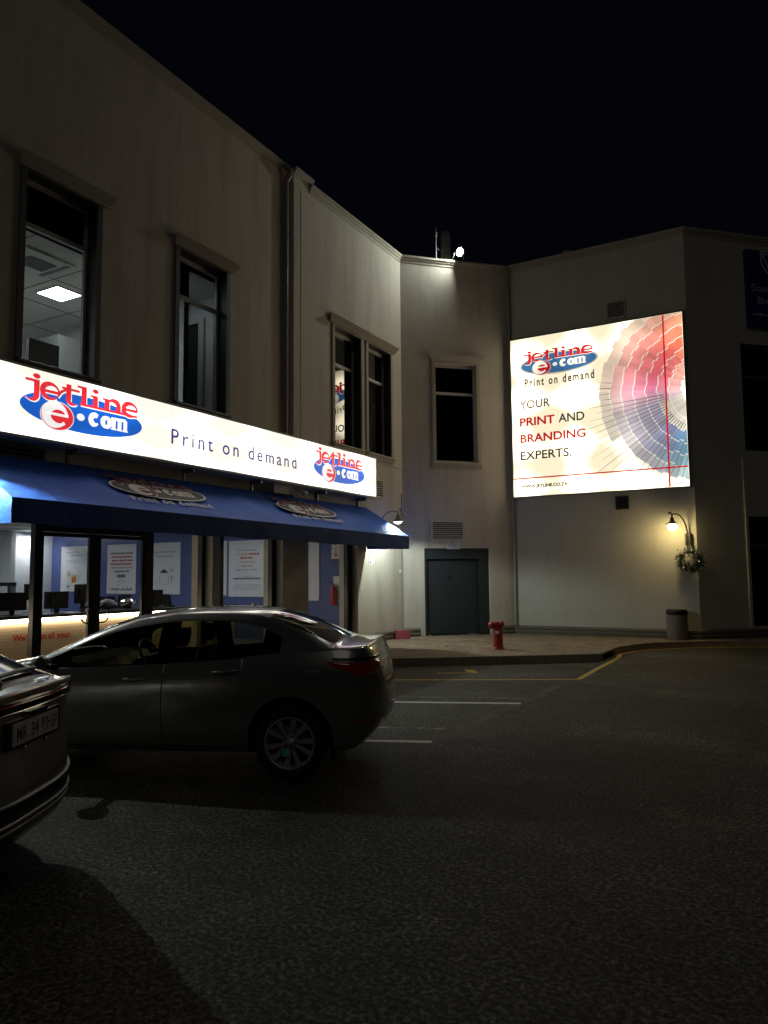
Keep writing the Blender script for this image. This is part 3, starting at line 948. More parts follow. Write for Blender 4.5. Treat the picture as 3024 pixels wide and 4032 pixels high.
# shopfront: recessed glazing in black frames
XG = -9.425
FG = Fr((XG, 0, 0), (0, 1, 0), (1, 0, 0))
sf = MB(FG)
def post(a0, a1, z0=0.15, z1=2.72, d=0.05):
    sf.box(a0, -d, z0, a1, d, z1, 'frame_black')
post(6.57, 6.69); post(8.575, 8.75); post(9.88, 9.97); post(10.16, 10.45); post(11.88, 12.01); post(12.91, 12.97); post(14.72, 14.915); post(3.9, 4.0)
sf.box(6.69, -0.05, 2.425, 8.575, 0.05, 2.56, 'frame_black')
for a0, a1 in ((4.0, 6.57), (8.75, 9.88), (10.45, 11.88), (12.97, 14.72)):
    sf.box(a0, -0.045, 0.15, a1, 0.045, 0.25, 'frame_black')
sfo = sf.build('shopfront', BLD)
for a0, a1, z0, z1 in ((4.0, 6.57, 0.25, 2.72), (8.75, 9.88, 0.25, 2.72), (10.45, 11.88, 0.25, 2.72), (12.97, 14.72, 0.25, 2.72), (6.69, 8.575, 2.56, 2.72)):
    gq = MB(FG); gq.face([(a0, 0, z0), (a1, 0, z0), (a1, 0, z1), (a0, 0, z1)], 'shop_glass'); gq.build('pane', sfo)
for a0, a1 in ((6.70, 7.605), (7.615, 8.565)):
    dl = MB(FG)
    st = 0.10
    dl.box(a0, -0.025, 0.16, a0+(st if a0 > 7 else 0.03), 0.025, 2.42, 'frame_black'); dl.box(a1-(st if a0 < 7 else 0.03), -0.025, 0.16, a1, 0.025, 2.42, 'frame_black')
    dl.box(a0+0.03, -0.024, 2.36, a1-0.03, 0.024, 2.42, 'frame_black'); dl.box(a0+0.03, -0.024, 0.16, a1-0.03, 0.024, 0.34, 'frame_black')
    do = dl.build('door', BLD); do['label'] = 'black framed glass shop door'
    gq = MB(FG); gq.face([(a0+0.03, 0, 0.34), (a1-0.03, 0, 0.34), (a1-0.03, 0, 2.36), (a0+0.03, 0, 2.36)], 'shop_glass'); gq.build('pane', do)
    h = MB()
    sgn = -1 if a0 < 7 else 1
    c = 7.505 if a0 < 7 else 7.712
    pts = [tuple(FG(c+sgn*(0.005+0.145*math.sin(math.radians(t))**0.7), 0.055, 1.205+0.125*math.cos(math.radians(t)))) for t in range(0, 181, 12)]
    h.tube(pts, 0.011, 'frame_black', 8)
    for t in (0, -1):
        q = pts[t]; h.tube([q, (q[0]-0.05, q[1], q[2])], 0.010, 'frame_black', 8)
    h.build('handle', do)

# shop interior shell
YB = 14.97
si = MB()
XB = -20.5
si.face([(XG-0.2, -3, 0.155), (XG-0.2, YB, 0.155), (XB, YB, 0.155), (XB, -3, 0.155)], 'interior_floor')
si.face([(XG-0.17, -3, 3.17), (XB, -3, 3.17), (XB, YB, 3.17), (XG-0.17, YB, 3.17)], 'ceiling_tile')
for k in range(1, 9):
    x = XG-0.2-k*1.2
    si.box(x-0.012, -3, 3.160, x+0.012, YB, 3.169, 'grey_plastic')
for k in range(15):
    y = -2.5+k*1.2
    si.box(XB, y-0.012, 3.161, XG-0.2, y+0.012, 3.1685, 'grey_plastic')
so_ = si.build('ceiling', BLD)
iw = MB(); iw.face([(XB, -3, 0.155), (XB, YB, 0.155), (XB, YB, 3.17), (XB, -3, 3.17)], 'interior_white')
iw.face([(XB, -3, 0.155), (XB, -3, 3.17), (XG-0.2, -3, 3.17), (XG-0.2, -3, 0.155)], 'interior_white')
iw.box(XB, 13.35, 0.155, XB+0.35, 13.50, 3.169, 'interior_white')
iw.face([(XG-0.17, -3, 2.72), (XG-0.17, -3, 3.17), (XG-0.17, YB, 3.17), (XG-0.17, YB, 2.72)], 'interior_white')
iw.build('interior_wall', BLD)
iw = MB(); iw.face([(XB, YB, 0.155), (XG-0.2, YB, 0.155), (XG-0.2, YB, 3.17), (XB, YB, 3.17)], 'interior_blue'); ib = iw.build('interior_wall', BLD); ib['label'] = 'blue painted wall inside the shop'
for q in ((-9.625, 9.885, -9.47, 9.968), (-9.60, 11.90, -9.47, 12.0), (-9.62, 14.75, -9.48, 14.93)):
    iw = MB(); iw.box(q[0], q[1], 0.16, q[2], q[3], 2.72, 'wall_plaster'); iw.build('interior_jamb', BLD)

# office upstairs behind the two left windows
of = MB()
OX0, OX1, OY0, OY1, OZ0, OZ1 = -15.0, -9.64, 3.0, 9.62, 4.4, 6.83
of.face([(OX0, OY0, OZ1), (OX0, OY1, OZ1), (OX1, OY1, OZ1), (OX1, OY0, OZ1)], 'ceiling_tile')
of.face([(OX0, OY0, OZ0), (OX1, OY0, OZ0), (OX1, OY1, OZ0), (OX0, OY1, OZ0)], 'office_floor')
of.face([(OX0, OY0, OZ0), (OX0, OY1, OZ0), (OX0, OY1, OZ1), (OX0, OY0, OZ1)], 'office_wall')
of.face([(OX0, OY1, OZ0), (OX1, OY1, OZ0), (OX1, OY1, OZ1), (OX0, OY1, OZ1)], 'office_wall')
of.face([(OX0, OY0, OZ0), (OX0, OY0, OZ1), (OX1, OY0, OZ1), (OX1, OY0, OZ0)], 'office_wall')
for k in range(1, 5):
    of.box(OX1-k*1.2-0.01, OY0, OZ1-0.008, OX1-k*1.2+0.01, OY1, OZ1-0.001, 'grey_plastic')
for k in range(1, 6):
    of.box(OX0, OY0+k*1.2-0.01, OZ1-0.007, OX1, OY0+k*1.2+0.01, OZ1-0.0015, 'grey_plastic')
of.box(OX0, OY0, OZ1+0.02, OX1, OY1, 7.9, 'dark_hole')
of.build('office', BLD)
ow = MB()   # neighbouring dim room with a framed doorway in its end wall
ow.face([(OX0, OY1+0.12, 4.4), (OX0, 10.95, 4.4), (OX1, 10.95, 4.4), (OX1, OY1+0.12, 4.4)], 'office_floor')
ow.face([(OX0, 10.95, 4.4), (OX1, 10.95, 4.4), (OX1, 10.95, 8), (OX0, 10.95, 8)], 'office_wall')
ow.face([(-13.2, OY1+0.12, 4.4), (-13.2, 10.95, 4.4), (-13.2, 10.95, 8), (-13.2, OY1+0.12, 8)], 'office_wall')
ow.face([(OX0, OY1+0.12, 4.4), (OX0, OY1+0.12, 8), (OX1, OY1+0.12, 8), (OX1, OY1+0.12, 4.4)], 'office_wall')
ow.face([(OX0, OY1+0.12, 7.42), (OX0, 10.95, 7.42), (OX1, 10.95, 7.42), (OX1, OY1+0.12, 7.42)], 'ceiling_tile')
ow.box(-11.6, 10.92, 4.41, -10.50, 10.945, 6.93, 'dark_paint'); ow.box(-11.6, 10.88, 6.93, -10.36, 10.944, 7.03, 'frame_white'); ow.box(-10.50, 10.88, 4.41, -10.36, 10.944, 6.93, 'frame_white')
ow.build('office', BLD)

# ------------------------------------------------------------------ billboard
B0 = -6.856; BW = 4.51; BZ = 3.88; BH = 4.405
bb = thing('billboard', 'large backlit billboard with a colour swatch fan on the grey wall', 'billboard', (B0+BW/2, 19.4, BZ))
FB = Fr((B0, 19.345, BZ), (1, 0, 0), (0, -1, 0))
c = MB(FB)
c.box(-0.03, -0.094, -0.03, BW+0.03, -0.004, BH+0.03, 'metal_grey')
c.box(-0.03, -0.004, -0.03, BW+0.03, 0.012, 0.0, 'metal_grey'); c.box(-0.03, -0.004, BH, BW+0.03, 0.012, BH+0.03, 'metal_grey')
c.box(-0.03, -0.004, 0.0, 0.0, 0.012, BH, 'metal_grey'); c.box(BW, -0.004, 0.0, BW+0.03, 0.012, BH, 'metal_grey')
for z in (0.9, 2.5, 3.2, 4.2):
    c.box(BW+0.03, -0.06, z, BW+0.075, -0.02, z+0.06, 'metal_grey')
c.build('frame', bb)
c = MB(FB); c.face([(0, 0, 0), (BW, 0, 0), (BW, 0, BH), (0, 0, BH)], 'billboard_face'); c.build('face_panel', bb)
# colour fan
c = MB(FB)
FC = (5.00, 2.42)
def hsv(h, s, v):
    import colorsys
    return colorsys.hsv_to_rgb(h % 1, s, v)
rings = [2.60, 2.33, 2.05, 1.75, 1.45, 1.17, 0.90, 0.58]
rng = random.Random(3)
nA = 46
def clipx(pts):
    out = []
    for i in range(len(pts)):
        p, q = pts[i-1], pts[i]
        for lim, sgn, ax in ((BW-0.005, 1, 0),):
            ip, iq = p[0] <= lim, q[0] <= lim
            if ip != iq:
                t = (lim-p[0])/(q[0]-p[0]); out.append((lim, p[1]+(q[1]-p[1])*t))
            if iq:
                out.append(q)
    return out
def clipz(pts):
    for lim, up_ in ((BH-0.005, True), (0.005, False)):
        out = []
        for i in range(len(pts)):
            p, q = pts[i-1], pts[i]
            ins = (lambda r: r[1] <= lim) if up_ else (lambda r: r[1] >= lim)
            if ins(p) != ins(q):
                t = (lim-p[1])/(q[1]-p[1]); out.append((p[0]+(q[0]-p[0])*t, lim))
            if ins(q):
                out.append(q)
        pts = out
        if not pts:
            break
    return pts
cream = (0.95, 0.86, 0.62)
def fan_colour(t, k):
    """t: 0 at the top right going anticlockwise to the bottom right; k: ring from outside"""
    stops = [(0.0, (0.95, 0.50, 0.10)), (0.14, (0.98, 0.27, 0.10)), (0.26, (0.95, 0.16, 0.13)), (0.38, (0.93, 0.15, 0.18)), (0.46, (0.90, 0.20, 0.34)), (0.52, (0.82, 0.40, 0.55)),
             (0.57, (0.52, 0.45, 0.62)), (0.66, (0.38, 0.36, 0.52)), (0.75, (0.20, 0.25, 0.52)), (0.83, (0.08, 0.36, 0.60)), (0.92, (0.06, 0.55, 0.62)), (1.0, (0.22, 0.68, 0.52))]
    for (a, ca), (b, cb) in zip(stops, stops[1:]):
        if a <= t <= b:
            f = (t-a)/(b-a); base = tuple(x+(y-x)*f for x, y in zip(ca, cb)); break
    wash = [0.80, 0.45, 0.22, 0.10, 0.0, 0.08, 0.40][k]
    if t > 0.56 and k > 4:
        wash = 0.75
    j = rng.uniform(0.82, 1.1)
    return tuple(max(0.01, (x*(1-wash)+y*wash)*j) for x, y in zip(base, cream))
def pol(r, a):
    return (FC[0]+r*math.cos(a), FC[1]+r*math.sin(a))
A0, A1 = math.radians(78), math.radians(282)
for i in range(nA):
    a, b = A0+(A1-A0)*i/nA, A0+(A1-A0)*(i+1)/nA
    t = (i+0.5)/nA
    jr = rng.uniform(-0.035, 0.035)
    for k in range(7):
        if k == 0 and not 0.22 < t < 0.62:
            continue
        ro, ri = rings[k]+jr, rings[k+1]+jr
        gap = 0.022 if k else 0.004
        poly = clipz(clipx([pol(ro-gap, a), pol(ro-gap, b), pol(ri, b), pol(ri, a)][::-1]))
        if len(poly) >= 3:
            fi = c.face([(x, 0.0015, z) for x, z in poly], 'billboard_fan')
            c.col[fi] = fan_colour(t, k)
        if k and t > 0.02:
            poly = clipz(clipx([pol(ro, a), pol(ro, b), pol(ro-gap, b), pol(ro-gap, a)][::-1]))
            if len(poly) >= 3:
                c.face([(x, 0.0015, z) for x, z in poly], 'billboard_white')
c.build('colour_fan', bb)
# fine spokes running out of the fan
c = MB(FB)
for i in range(32):
    a = math.radians(170+108*i/31)
    r0 = 1.0
    r1 = rng.uniform(2.7, 3.5) if i > 6 else rng.uniform(2.4, 3.2)
    if i < 4:
        r0 = 2.3
    p0, p1 = pol(r0, a), pol(r1, a)
    wd_ = rng.uniform(0.009, 0.017); d_ = (-math.sin(a)*wd_, math.cos(a)*wd_)
    poly = clipz(clipx([(p0[0]-d_[0], p0[1]-d_[1]), (p0[0]+d_[0], p0[1]+d_[1]), (p1[0]+d_[0]*0.3, p1[1]+d_[1]*0.3), (p1[0]-d_[0]*0.3, p1[1]-d_[1]*0.3)]))
    if len(poly) >= 3:
        c.face([(x, 0.003+i*1e-5, z) for x, z in poly], 'billboard_line')
c.build('fan_spokes', bb)
c = MB(FB)
c.box(4.035, 0.004, 0.01, 4.075, 0.006, BH-0.01, 'billboard_red')
c.box(0.005, 0.0062, 0.475, BW-0.005, 0.0075, 0.512, 'billboard_red')
c.build('red_rule', bb)
c = MB(FB)
put_logo(c, 1.335, 3.60, 2.06, 0.004, dict(pale='billboard_pale', blue='billboard_blue', white='billboard_white', red='billboard_red'))
c.build('logo', bb)
c = MB(FB)
put_text(c, 'Print on demand', 0.381, 3.02, 1.91, 0.235, 0.004, 'billboard_ink', 0.026, 1.35)
put_text(c, 'YOUR', 0.221, 2.42, 0.86, 0.235, 0.004, 'billboard_ink', 0.018)
put_text(c, 'PRINT', 0.218, 1.94, 0.98, 0.235, 0.004, 'billboard_red', 0.03)
put_text(c, 'AND', 1.30, 1.94, 0.70, 0.235, 0.004, 'billboard_ink', 0.018)
put_text(c, 'BRANDING', 0.220, 1.475, 1.80, 0.240, 0.004, 'billboard_red', 0.03)
put_text(c, 'EXPERTS.', 0.217, 1.00, 1.41, 0.240, 0.004, 'billboard_ink', 0.018)
put_text(c, 'WWW.JETLINE.CO.ZA', 0.210, 0.195, 1.295, 0.125, 0.004, 'billboard_ink', 0.055)
c.build('lettering', bb)

# ------------------------------------------------------------------ long shop sign
sg = thing('shop_sign', 'long white backlit shop sign with logos above the blue awning', 'shop sign', (-9.0, 10, 3.6))
FSG = Fr((-8.87, 0, 0), (0, 1, 0), (1, 0, 0))
Y0, Y1, SZ0, SZ1 = 3.3, 15.27, 3.605, 4.60
c = MB(FSG)
c.box(Y0, -0.33, SZ0, Y1, -0.006, SZ1, 'louvre_paint')
c.box(Y0, -0.006, SZ0, Y1, 0.008, SZ0+0.04, 'louvre_paint'); c.box(Y0, -0.006, SZ1-0.035, Y1, 0.008, SZ1, 'louvre_paint')
c.box(Y0, -0.006, SZ0+0.04, Y0+0.03, 0.008, SZ1-0.035, 'louvre_paint'); c.box(Y1-0.035, -0.006, SZ0+0.04, Y1, 0.008, SZ1-0.035, 'louvre_paint')
c.build('box', sg)
c = MB(FSG); c.face([(Y0+0.03, 0, SZ0+0.04), (Y1-0.035, 0, SZ0+0.04), (Y1-0.035, 0, SZ1-0.035), (Y0+0.03, 0, SZ1-0.035)], 'sign_face'); c.build('face_panel', sg)
smats = dict(pale='sign_pale', blue='sign_blue_lit', white='sign_white', red='sign_red_lit')
for yc, zc in ((6.955, 4.085), (13.66, 4.075)):
    c = MB(FSG); put_logo(c, yc, zc, 2.07, 0.004, smats, skip=('pale',)); c.build('logo', sg)
c = MB(FSG); put_text(c, 'Print on demand', 8.608, 3.928, 3.417, 0.255, 0.004, 'sign_ink', 0.008, 1.35); c.build('lettering', sg)
c = MB(FSG)
for y in (8.60, 11.93):
    c.box(y-0.004, 0.0005, SZ0+0.04, y+0.004, 0.0025, SZ1-0.035, 'sign_pale')
c.build('joint_strip', sg)
for y in (4.6, 6.9, 9.2, 11.0, 13.2, 14.9):
    c = MB(FSG)
    c.box(y-0.02, -0.33, 3.40, y+0.02, -0.28, SZ0-0.001, 'metal_grey'); c.box(y-0.021, -0.281, 3.53, y+0.021, -0.06, SZ0-0.002, 'metal_grey')
    c.build('bracket', sg)

# ------------------------------------------------------------------ awning
AY0, AY1 = 5.31, 15.31
AX = -8.03
aw = thing('awning', 'long blue canvas awning with printed logos over the shopfront', 'awning', (-9.0, 10, 2.4))
def zf(y):
    return 2.715-0.045*(y-AY0)/(AY1-AY0)
def zb(y):
    return 2.408-0.038*(y-AY0)/(AY1-AY0)
c = MB()
ny, nx = 60, 10
rows = []
for i in range(ny+1):
    y = AY0+(AY1-AY0)*i/ny
    rib = abs(((y-AY0)/(AY1-AY0)*6) % 1 - 0.5)*2     # 1 at the ribs, 0 between
    r = []
    for k in range(nx+1):
        t = k/nx
        sag = 0.050*math.sin(math.pi*t)*(1-rib**3)
        r.append((X2+(AX-X2)*t, y, 3.41+(zf(y)-3.41)*t-sag))
    rows.append(r)
c.grid([r[::-1] for r in rows], 'awning_canvas')
c.build('canvas', aw)
c = MB()
rows = []
for i in range(ny+1):
    y = AY0+(AY1-AY0)*i/ny
    wob = 0.012*math.sin(i*0.9)+0.008*math.sin(i*2.3)
    rows.append([(AX+0.004, y, zf(y)), (AX+0.008+wob*0.4, y, (zf(y)+zb(y))/2), (AX+0.004+wob, y, zb(y)+wob*0.5)])
c.grid([r[::-1] for r in rows], 'awning_valance')
c.build('valance', aw)
for y in (AY0, AY1):
    c = MB()
    poly = [(X2+0.01, y, 3.40), (AX, y, zf(y)-0.004), (AX, y, zb(y)), (X2+0.01, y, zb(y)+0.02)]
    # side cloth with a few folds near the front corner
    n = 14
    rws = []
    for i in range(n+1):
        t = i/n
        x = X2+0.01+(AX-X2-0.01)*t
        zt, zbm = 3.40+(zf(y)-0.004-3.40)*t, zb(y)+0.02*(1-t)
        rws.append([(x, y+0.010*math.sin(9*t+5*s_)*t*s_*(1-s_)*4, zbm+(zt-zbm)*s_) for s_ in (0, 0.25, 0.5, 0.75, 1)])
    c.grid(rws, 'awning_canvas')
    c.build('side_panel', aw)
c = MB()
for y in [AY0+0.03+(AY1-AY0-0.06)*k/6 for k in range(7)]:
    c.tube([(X2, y, 3.36), (AX-0.03, y, zf(y)-0.04)], 0.016, 'white_paint', 6)
    c.tube([(X2, y, 2.56), (AX-0.03, y, zf(y)-0.05)], 0.014, 'white_paint', 6)
c.tube([(AX-0.03, AY0+0.02, zf(AY0)-0.03), (AX-0.03, AY1-0.02, zf(AY1)-0.03)], 0.016, 'white_paint', 6)
c.tube([(AX-0.03, AY0+0.02, zb(AY0)+0.03), (AX-0.03, AY1-0.02, zb(AY1)+0.03)], 0.012, 'white_paint', 6)
c.build('frame', aw)
SL = Vector((AX-X2, 0, 2.69-3.41)); SLl = SL.length; SLn = SL.normalized()
for yc, sc_ in ((8.22, 1.86), (12.16, 1.86)):
    fr_ = Fr((X2, yc, 3.41), (0, 1, 0), (-SLn.z, 0, SLn.x), -SLn)
    c = MB(fr_)
    put_logo(c, 0, -0.60, sc_, 0.012, dict(pale='print_white', blue='print_grey', white='print_white', red='print_red'), step=0.0015, sz=1.08)
    put_text(c, 'Print on demand', -0.86 if yc < 10 else -0.89, -1.06, 1.66, 0.15, 0.012, 'print_white', 0.03, 1.3)
    c.build('printed_logo', aw)
# seams
for y in (13.85, 14.60, 5.95):
    c = MB()
    rws = [[(X2+(AX-X2)*t, y+dy-(0.0), 3.41+(zf(y)-3.41)*t+0.004) for t in (0, 0.25, 0.5, 0.75, 1)] for dy in (-0.008, 0.008)]
    c.grid(rws, 'awning_valance', smooth=False)
    c.build('seam', aw)
# security camera under the sign
sc = thing('security_camera', 'small white camera fixed under the shop sign', 'camera', (-8.95, 12.3, 3.5))
c = MB(); c.lathe([(0.05, 0), (0.05, 0.03), (0.015, 0.035), (0.015, 0.10)], (-8.95, 12.35, 3.49), 'white_paint', 16); c.build('mount', sc)
c = MB(); c.lathe([(0.02, -0.02), (0.045, 0.0), (0.05, 0.05), (0.045, 0.11), (0.03, 0.115)], (-8.93, 12.35, 3.47), 'white_paint', 16, axis=(0.9, -0.3, -0.2)); c.build('housing', sc)

# ------------------------------------------------------------------ wall lamps
def swan_lamp(name, label, fr, a, zb_, da, out, zl, bulb, group, globe):
    """bracket at (a, zb_) on the wall, swan neck reaching out to (a+da, out), lamp head hanging at zl"""
    L = thing(name, label, 'wall lamp', tuple(fr(a, 0, zb_)), group)
    c = MB(); 
    for s in (-0.055, 0.055):
        c.lathe([(0.028, 0), (0.028, 0.30)], fr(a+s*0.8, 0.07, zb_), 'lamp_iron', 12)
    bx = MB(fr); bx.box(a-0.03, 0.0, zb_+0.05, a+0.03, 0.07, zb_+0.10, 'lamp_iron'); bx.box(a-0.03, 0.0, zb_+0.20, a+0.03, 0.07, zb_+0.25, 'lamp_iron')
    bx.build('bracket', L); c.build('bracket', L)
    pts = []
    P0, P1 = Vector((a, 0.07, zb_+0.26)), Vector((a+da, out, zl+0.28))
    for k in range(17):
        t = k/16
        h = P0.lerp(P1, t**1.35)
        z = P0.z+(zl+0.28-P0.z)*math.sin(math.pi/2*min(1, t*1.12))**0.9 + 0.05*math.sin(math.pi*t)
        pts.append(tuple(fr(h.x, h.y, z)))
    end = Vector(pts[-1])
    c = MB(); c.tube(pts, [0.020-0.007*k/16 for k in range(17)], 'lamp_iron', 10)
    # little scroll past the lamp
    d_ = (Vector(pts[-1])-Vector(pts[-3])); d_.z = 0; d_.normalize()
    sc_ = [end+d_*(0.11*t)+Vector((0, 0, 0.05*math.sin(t*3.2)+0.03*t)) for t in (0, 0.3, 0.6, 0.85, 1.0)]
    c.tube([tuple(p) for p in sc_], [0.012, 0.012, 0.012, 0.02, 0.028], 'lamp_iron', 8)
    c.build('arm', L)
    ctr = fr(a+da, out, zl)
    c = MB()
    c.lathe([(0.012, 0.30), (0.018, 0.22), (0.045, 0.19), (0.05, 0.14), (0.075, 0.11), (0.14, 0.050), (0.145, 0.040), (0.13, 0.046), (0.07, 0.09), (0.03, 0.10)], ctr, 'lamp_iron', 24)
    c.build('lamp_shade', L)
    c = MB()
    if globe:
        c.lathe([(0.02, -0.105), (0.06, -0.095), (0.09, -0.06), (0.105, -0.01), (0.10, 0.03), (0.07, 0.06)], ctr, bulb, 24)
    else:
        c.lathe([(0.004, -0.016), (0.014, -0.012), (0.018, 0.0), (0.014, 0.012), (0.004, 0.016)], ctr+Vector((0, 0, 0.081)), bulb, 16)
    c.build('bulb', L)
    if not globe:
        c = MB(); c.lathe([(0.002, -0.006), (0.045, 0.004), (0.075, 0.022), (0.09, 0.042)], ctr, 'lamp_glow_glass', 20, caps=False); c.build('lens', L)  # self-glowing dome added to show the bulb's glare below the shade
    return L
swan_lamp('wall_lamp', 'lit swan neck lamp with warm globe above the christmas wreath', FR, -2.44-XM, 2.42, -0.28, 0.56, 2.88, 'globe_warm', 'swan neck wall lamps', True)
swan_lamp('wall_lamp', 'lit swan neck lamp with a white bulb at the right end of the awning', FL2, 15.70, 2.55, -0.15, 0.75, 3.00, 'bulb_cool', 'swan neck wall lamps', False)
swan_lamp('wall_lamp', 'swan neck lamp lighting the left end of the awning', FL2, 4.90, 2.55, 0.15, 0.75, 3.00, 'bulb_cool', 'swan neck wall lamps', False)

# ------------------------------------------------------------------ wreath
wr = thing('christmas_wreath', 'green christmas wreath with small lights hanging below the wall lamp', 'wreath', (-2.42, 19.25, 2.05))
rw = random.Random(5)
wc = Vector((-2.40, 19.22, 2.055)); ax1 = Vector((1, -0.10, 0)).normalized(); ax2 = Vector((0, 0, 1)); axn = ax1.cross(ax2)
c = MB()
for k in range(900):
    a = rw.uniform(0, 2*math.pi); rr_ = 0.20+rw.gauss(0, 0.045); h = rw.gauss(0, 0.05)
    p = wc+(ax1*math.cos(a)*1.05+ax2*math.sin(a)*0.97)*rr_+axn*h
    dr_ = (ax1*math.cos(a)+ax2*math.sin(a))*rw.uniform(0.2, 1.0)+axn*rw.uniform(-0.8, 0.8)+Vector((rw.uniform(-.6, .6), rw.uniform(-.6, .6), rw.uniform(-.6, .6)))
    dr_.normalize(); sd_ = dr_.orthogonal().normalized()
    sd_ = (Matrix.Rotation(rw.uniform(0, 6.28), 3, dr_) @ sd_)
    l, wd = rw.uniform(0.05, 0.10), rw.uniform(0.010, 0.02)
    c.face([p-sd_*wd*0.3, p+dr_*l*0.5-sd_*wd, p+dr_*l, p+dr_*l*0.5+sd_*wd], 'leaf', True)
c.build('foliage', wr)
for dx, dz in ((-0.14, 0.22), (0.06, 0.24), (-0.26, 0.05), (-0.14, -0.18), (0.22, -0.03)):
    c = MB(); c.lathe([(0.004, -0.010), (0.010, -0.004), (0.010, 0.005), (0.004, 0.010)], wc+ax1*dx+ax2*dz+Vector((0, -0.12, 0)), 'fairy_bulb', 8); c.build('fairy_light', wr)
c = MB(); c.tube([(-2.44, 19.37, 2.44), (-2.42, 19.30, 2.25)], 0.008, 'lamp_iron', 6); c.build('hook', wr)

# ------------------------------------------------------------------ roof things
fl = thing('floodlight', 'glaring white floodlight on the parapet above the middle window', 'floodlight', tuple(FM(1.66, 0, 10.5)))
P = FM(1.66, 0.26, 10.66)
dirv = (Vector((-9.2, 12.5, 9.6))-P).normalized()
c = MB()
c.lathe([(0.04, -0.18), (0.09, -0.14), (0.115, -0.03), (0.13, 0.0), (0.13, 0.012), (0.115, 0.012), (0.105, -0.004)], P, 'metal_grey', 24, axis=dirv, caps=False)
c.build('housing', fl)
c = MB(); c.lathe([(0.105, 0.0), (0.07, 0.012), (0.02, 0.016)], P, 'flood_lens', 24, axis=dirv); c.build('lens', fl)
c = MB(); c.tube([tuple(FM(1.50, 0.02, 10.48)), tuple(FM(1.52, 0.22, 10.62))], 0.015, 'metal_grey', 6); c.tube([tuple(FM(1.82, 0.02, 10.48)), tuple(FM(1.80, 0.22, 10.62))], 0.015, 'metal_grey', 6); c.build('bracket', fl)
ant = thing('antenna_mast', 'slim antenna mast with a panel standing behind the floodlight', 'antenna', tuple(FM(1.10, -0.12, 10.45)))
c = MB(); c.tube([tuple(FM(1.10, -0.12, 9.9)), tuple(FM(1.10, -0.12, 11.46))], 0.022, 'metal_grey', 8); c.lathe([(0.04, 0), (0.045, 0.03), (0.045, 0.14), (0.03, 0.17)], FM(1.10, -0.12, 11.20), 'grey_plastic', 12); c.build('pole', ant)
c = MB(FM)
c.box(1.34, -0.42, 10.55, 1.60, -0.30, 11.45, 'grey_plastic'); c.box(1.37, -0.40, 11.45, 1.57, -0.32, 11.52, 'grey_plastic')
c.build('panel', ant)
c = MB(); c.tube([tuple(FM(1.10, -0.12, 10.9)), tuple(FM(1.36, -0.36, 10.9))], 0.012, 'metal_grey', 6); c.build('clamp', ant)
sdn = thing('satellite_dish', 'small grey satellite dish peeping over the parapet above the billboard', 'satellite dish', (-5.15, 19.9, 10.3))
c = MB(); c.lathe([(0.30, 0.0), (0.27, -0.03), (0.20, -0.065), (0.10, -0.085), (0.01, -0.09)], (-5.22, 19.95, 10.60), 'louvre_paint', 28, axis=(0.55, -0.6, 0.5), caps=False); c.build('dish', sdn)
c = MB(); c.tube([(-5.22, 20.0, 9.9), (-5.22, 20.0, 10.55)], 0.02, 'metal_grey', 8); c.build('pole', sdn)

# ------------------------------------------------------------------ bank sign on the chamfer
bs_ = thing('bank_sign', 'dark blue unlit bank sign with a white shield on the right wall', 'sign', tuple(FS(3.0, 0.05, 8.05)))
c = MB(FS); c.box(1.80, 0.0, 8.05, 4.3, 0.10, 10.09, 'bank_blue'); c.build('panel', bs_)
c = MB(FS)
sx0, sx1, sz1_, sz0_ = 2.26, 3.86, 10.11, 9.36
cx_ = (sx0+sx1)/2
out_ = [(sx0, sz1_-0.04), (sx0+0.01, 9.78), (sx0+0.10, 9.60), (sx0+0.30, 9.42), (cx_, 9.20), (sx1-0.30, 9.42), (sx1-0.10, 9.60), (sx1-0.01, 9.78), (sx1, sz1_-0.04), (cx_, sz1_+0.04), (sx0, sz1_-0.04)]
for q in stroke2d(out_, 0.055):
    c.face([(x, 0.104, z) for x, z in q], 'bank_white')
for k, (pts, wd) in enumerate((([(sx0+0.03, 10.03), (sx0+0.32, 9.45)], 0.05), ([(sx0+0.06, 10.02), (sx0+0.4, 9.97), (cx_, 9.86)], 0.05), ([(cx_, 9.86), (cx_+0.5, 9.70)], 0.04), ([(sx0+0.40, 9.80), (sx0+0.75, 9.80), (sx0+0.75, 9.45)], 0.09))):
    for q in stroke2d(pts, wd):
        c.face([(x, 0.106+k*0.0006, z) for x, z in q], 'bank_white')
c.build('shield', bs_)
c = MB(FS)
put_text(c, 'Standard', 1.91, 8.985, 1.28, 0.185, 0.104, 'bank_white')
put_text(c, 'Bank', 2.10, 8.66, 0.75, 0.18, 0.104, 'bank_white')
for k in range(12):
    c.box(1.93+k*0.11, 0.102, 8.35, 2.02+k*0.11, 0.104, 8.38+0.015*(k % 3), 'bank_white')
c.build('lettering', bs_)

# ------------------------------------------------------------------ notices
nt_ = thing('door_notice', 'small white paper notice between the louvre and the steel door', 'notice', tuple(FM(1.4, 0.01, 2.45)))
c = MB(FM); c.face([(1.21, 0.012, 2.478), (1.595, 0.012, 2.478), (1.595, 0.016, 2.636), (1.21, 0.016, 2.636)], 'paper')
c.face([(1.21, 0.012, 2.478), (1.235, 0.012, 2.45), (1.60, 0.012, 2.45), (1.595, 0.012, 2.478)], 'paper')
c.build('sheet', nt_)
c = MB(FM)
for k, (a0, a1) in enumerate(((1.33, 1.47), (1.29, 1.50), (1.27, 1.53), (1.30, 1.52))):
    z = 2.612-k*0.034
    x = a0
    while x < a1:
        l = rw.uniform(0.015, 0.04); c.box(x, 0.016, z-0.014, min(a1, x+l), 0.019, z, 'ink_grey'); x += l+0.008
c.build('lettering', nt_)

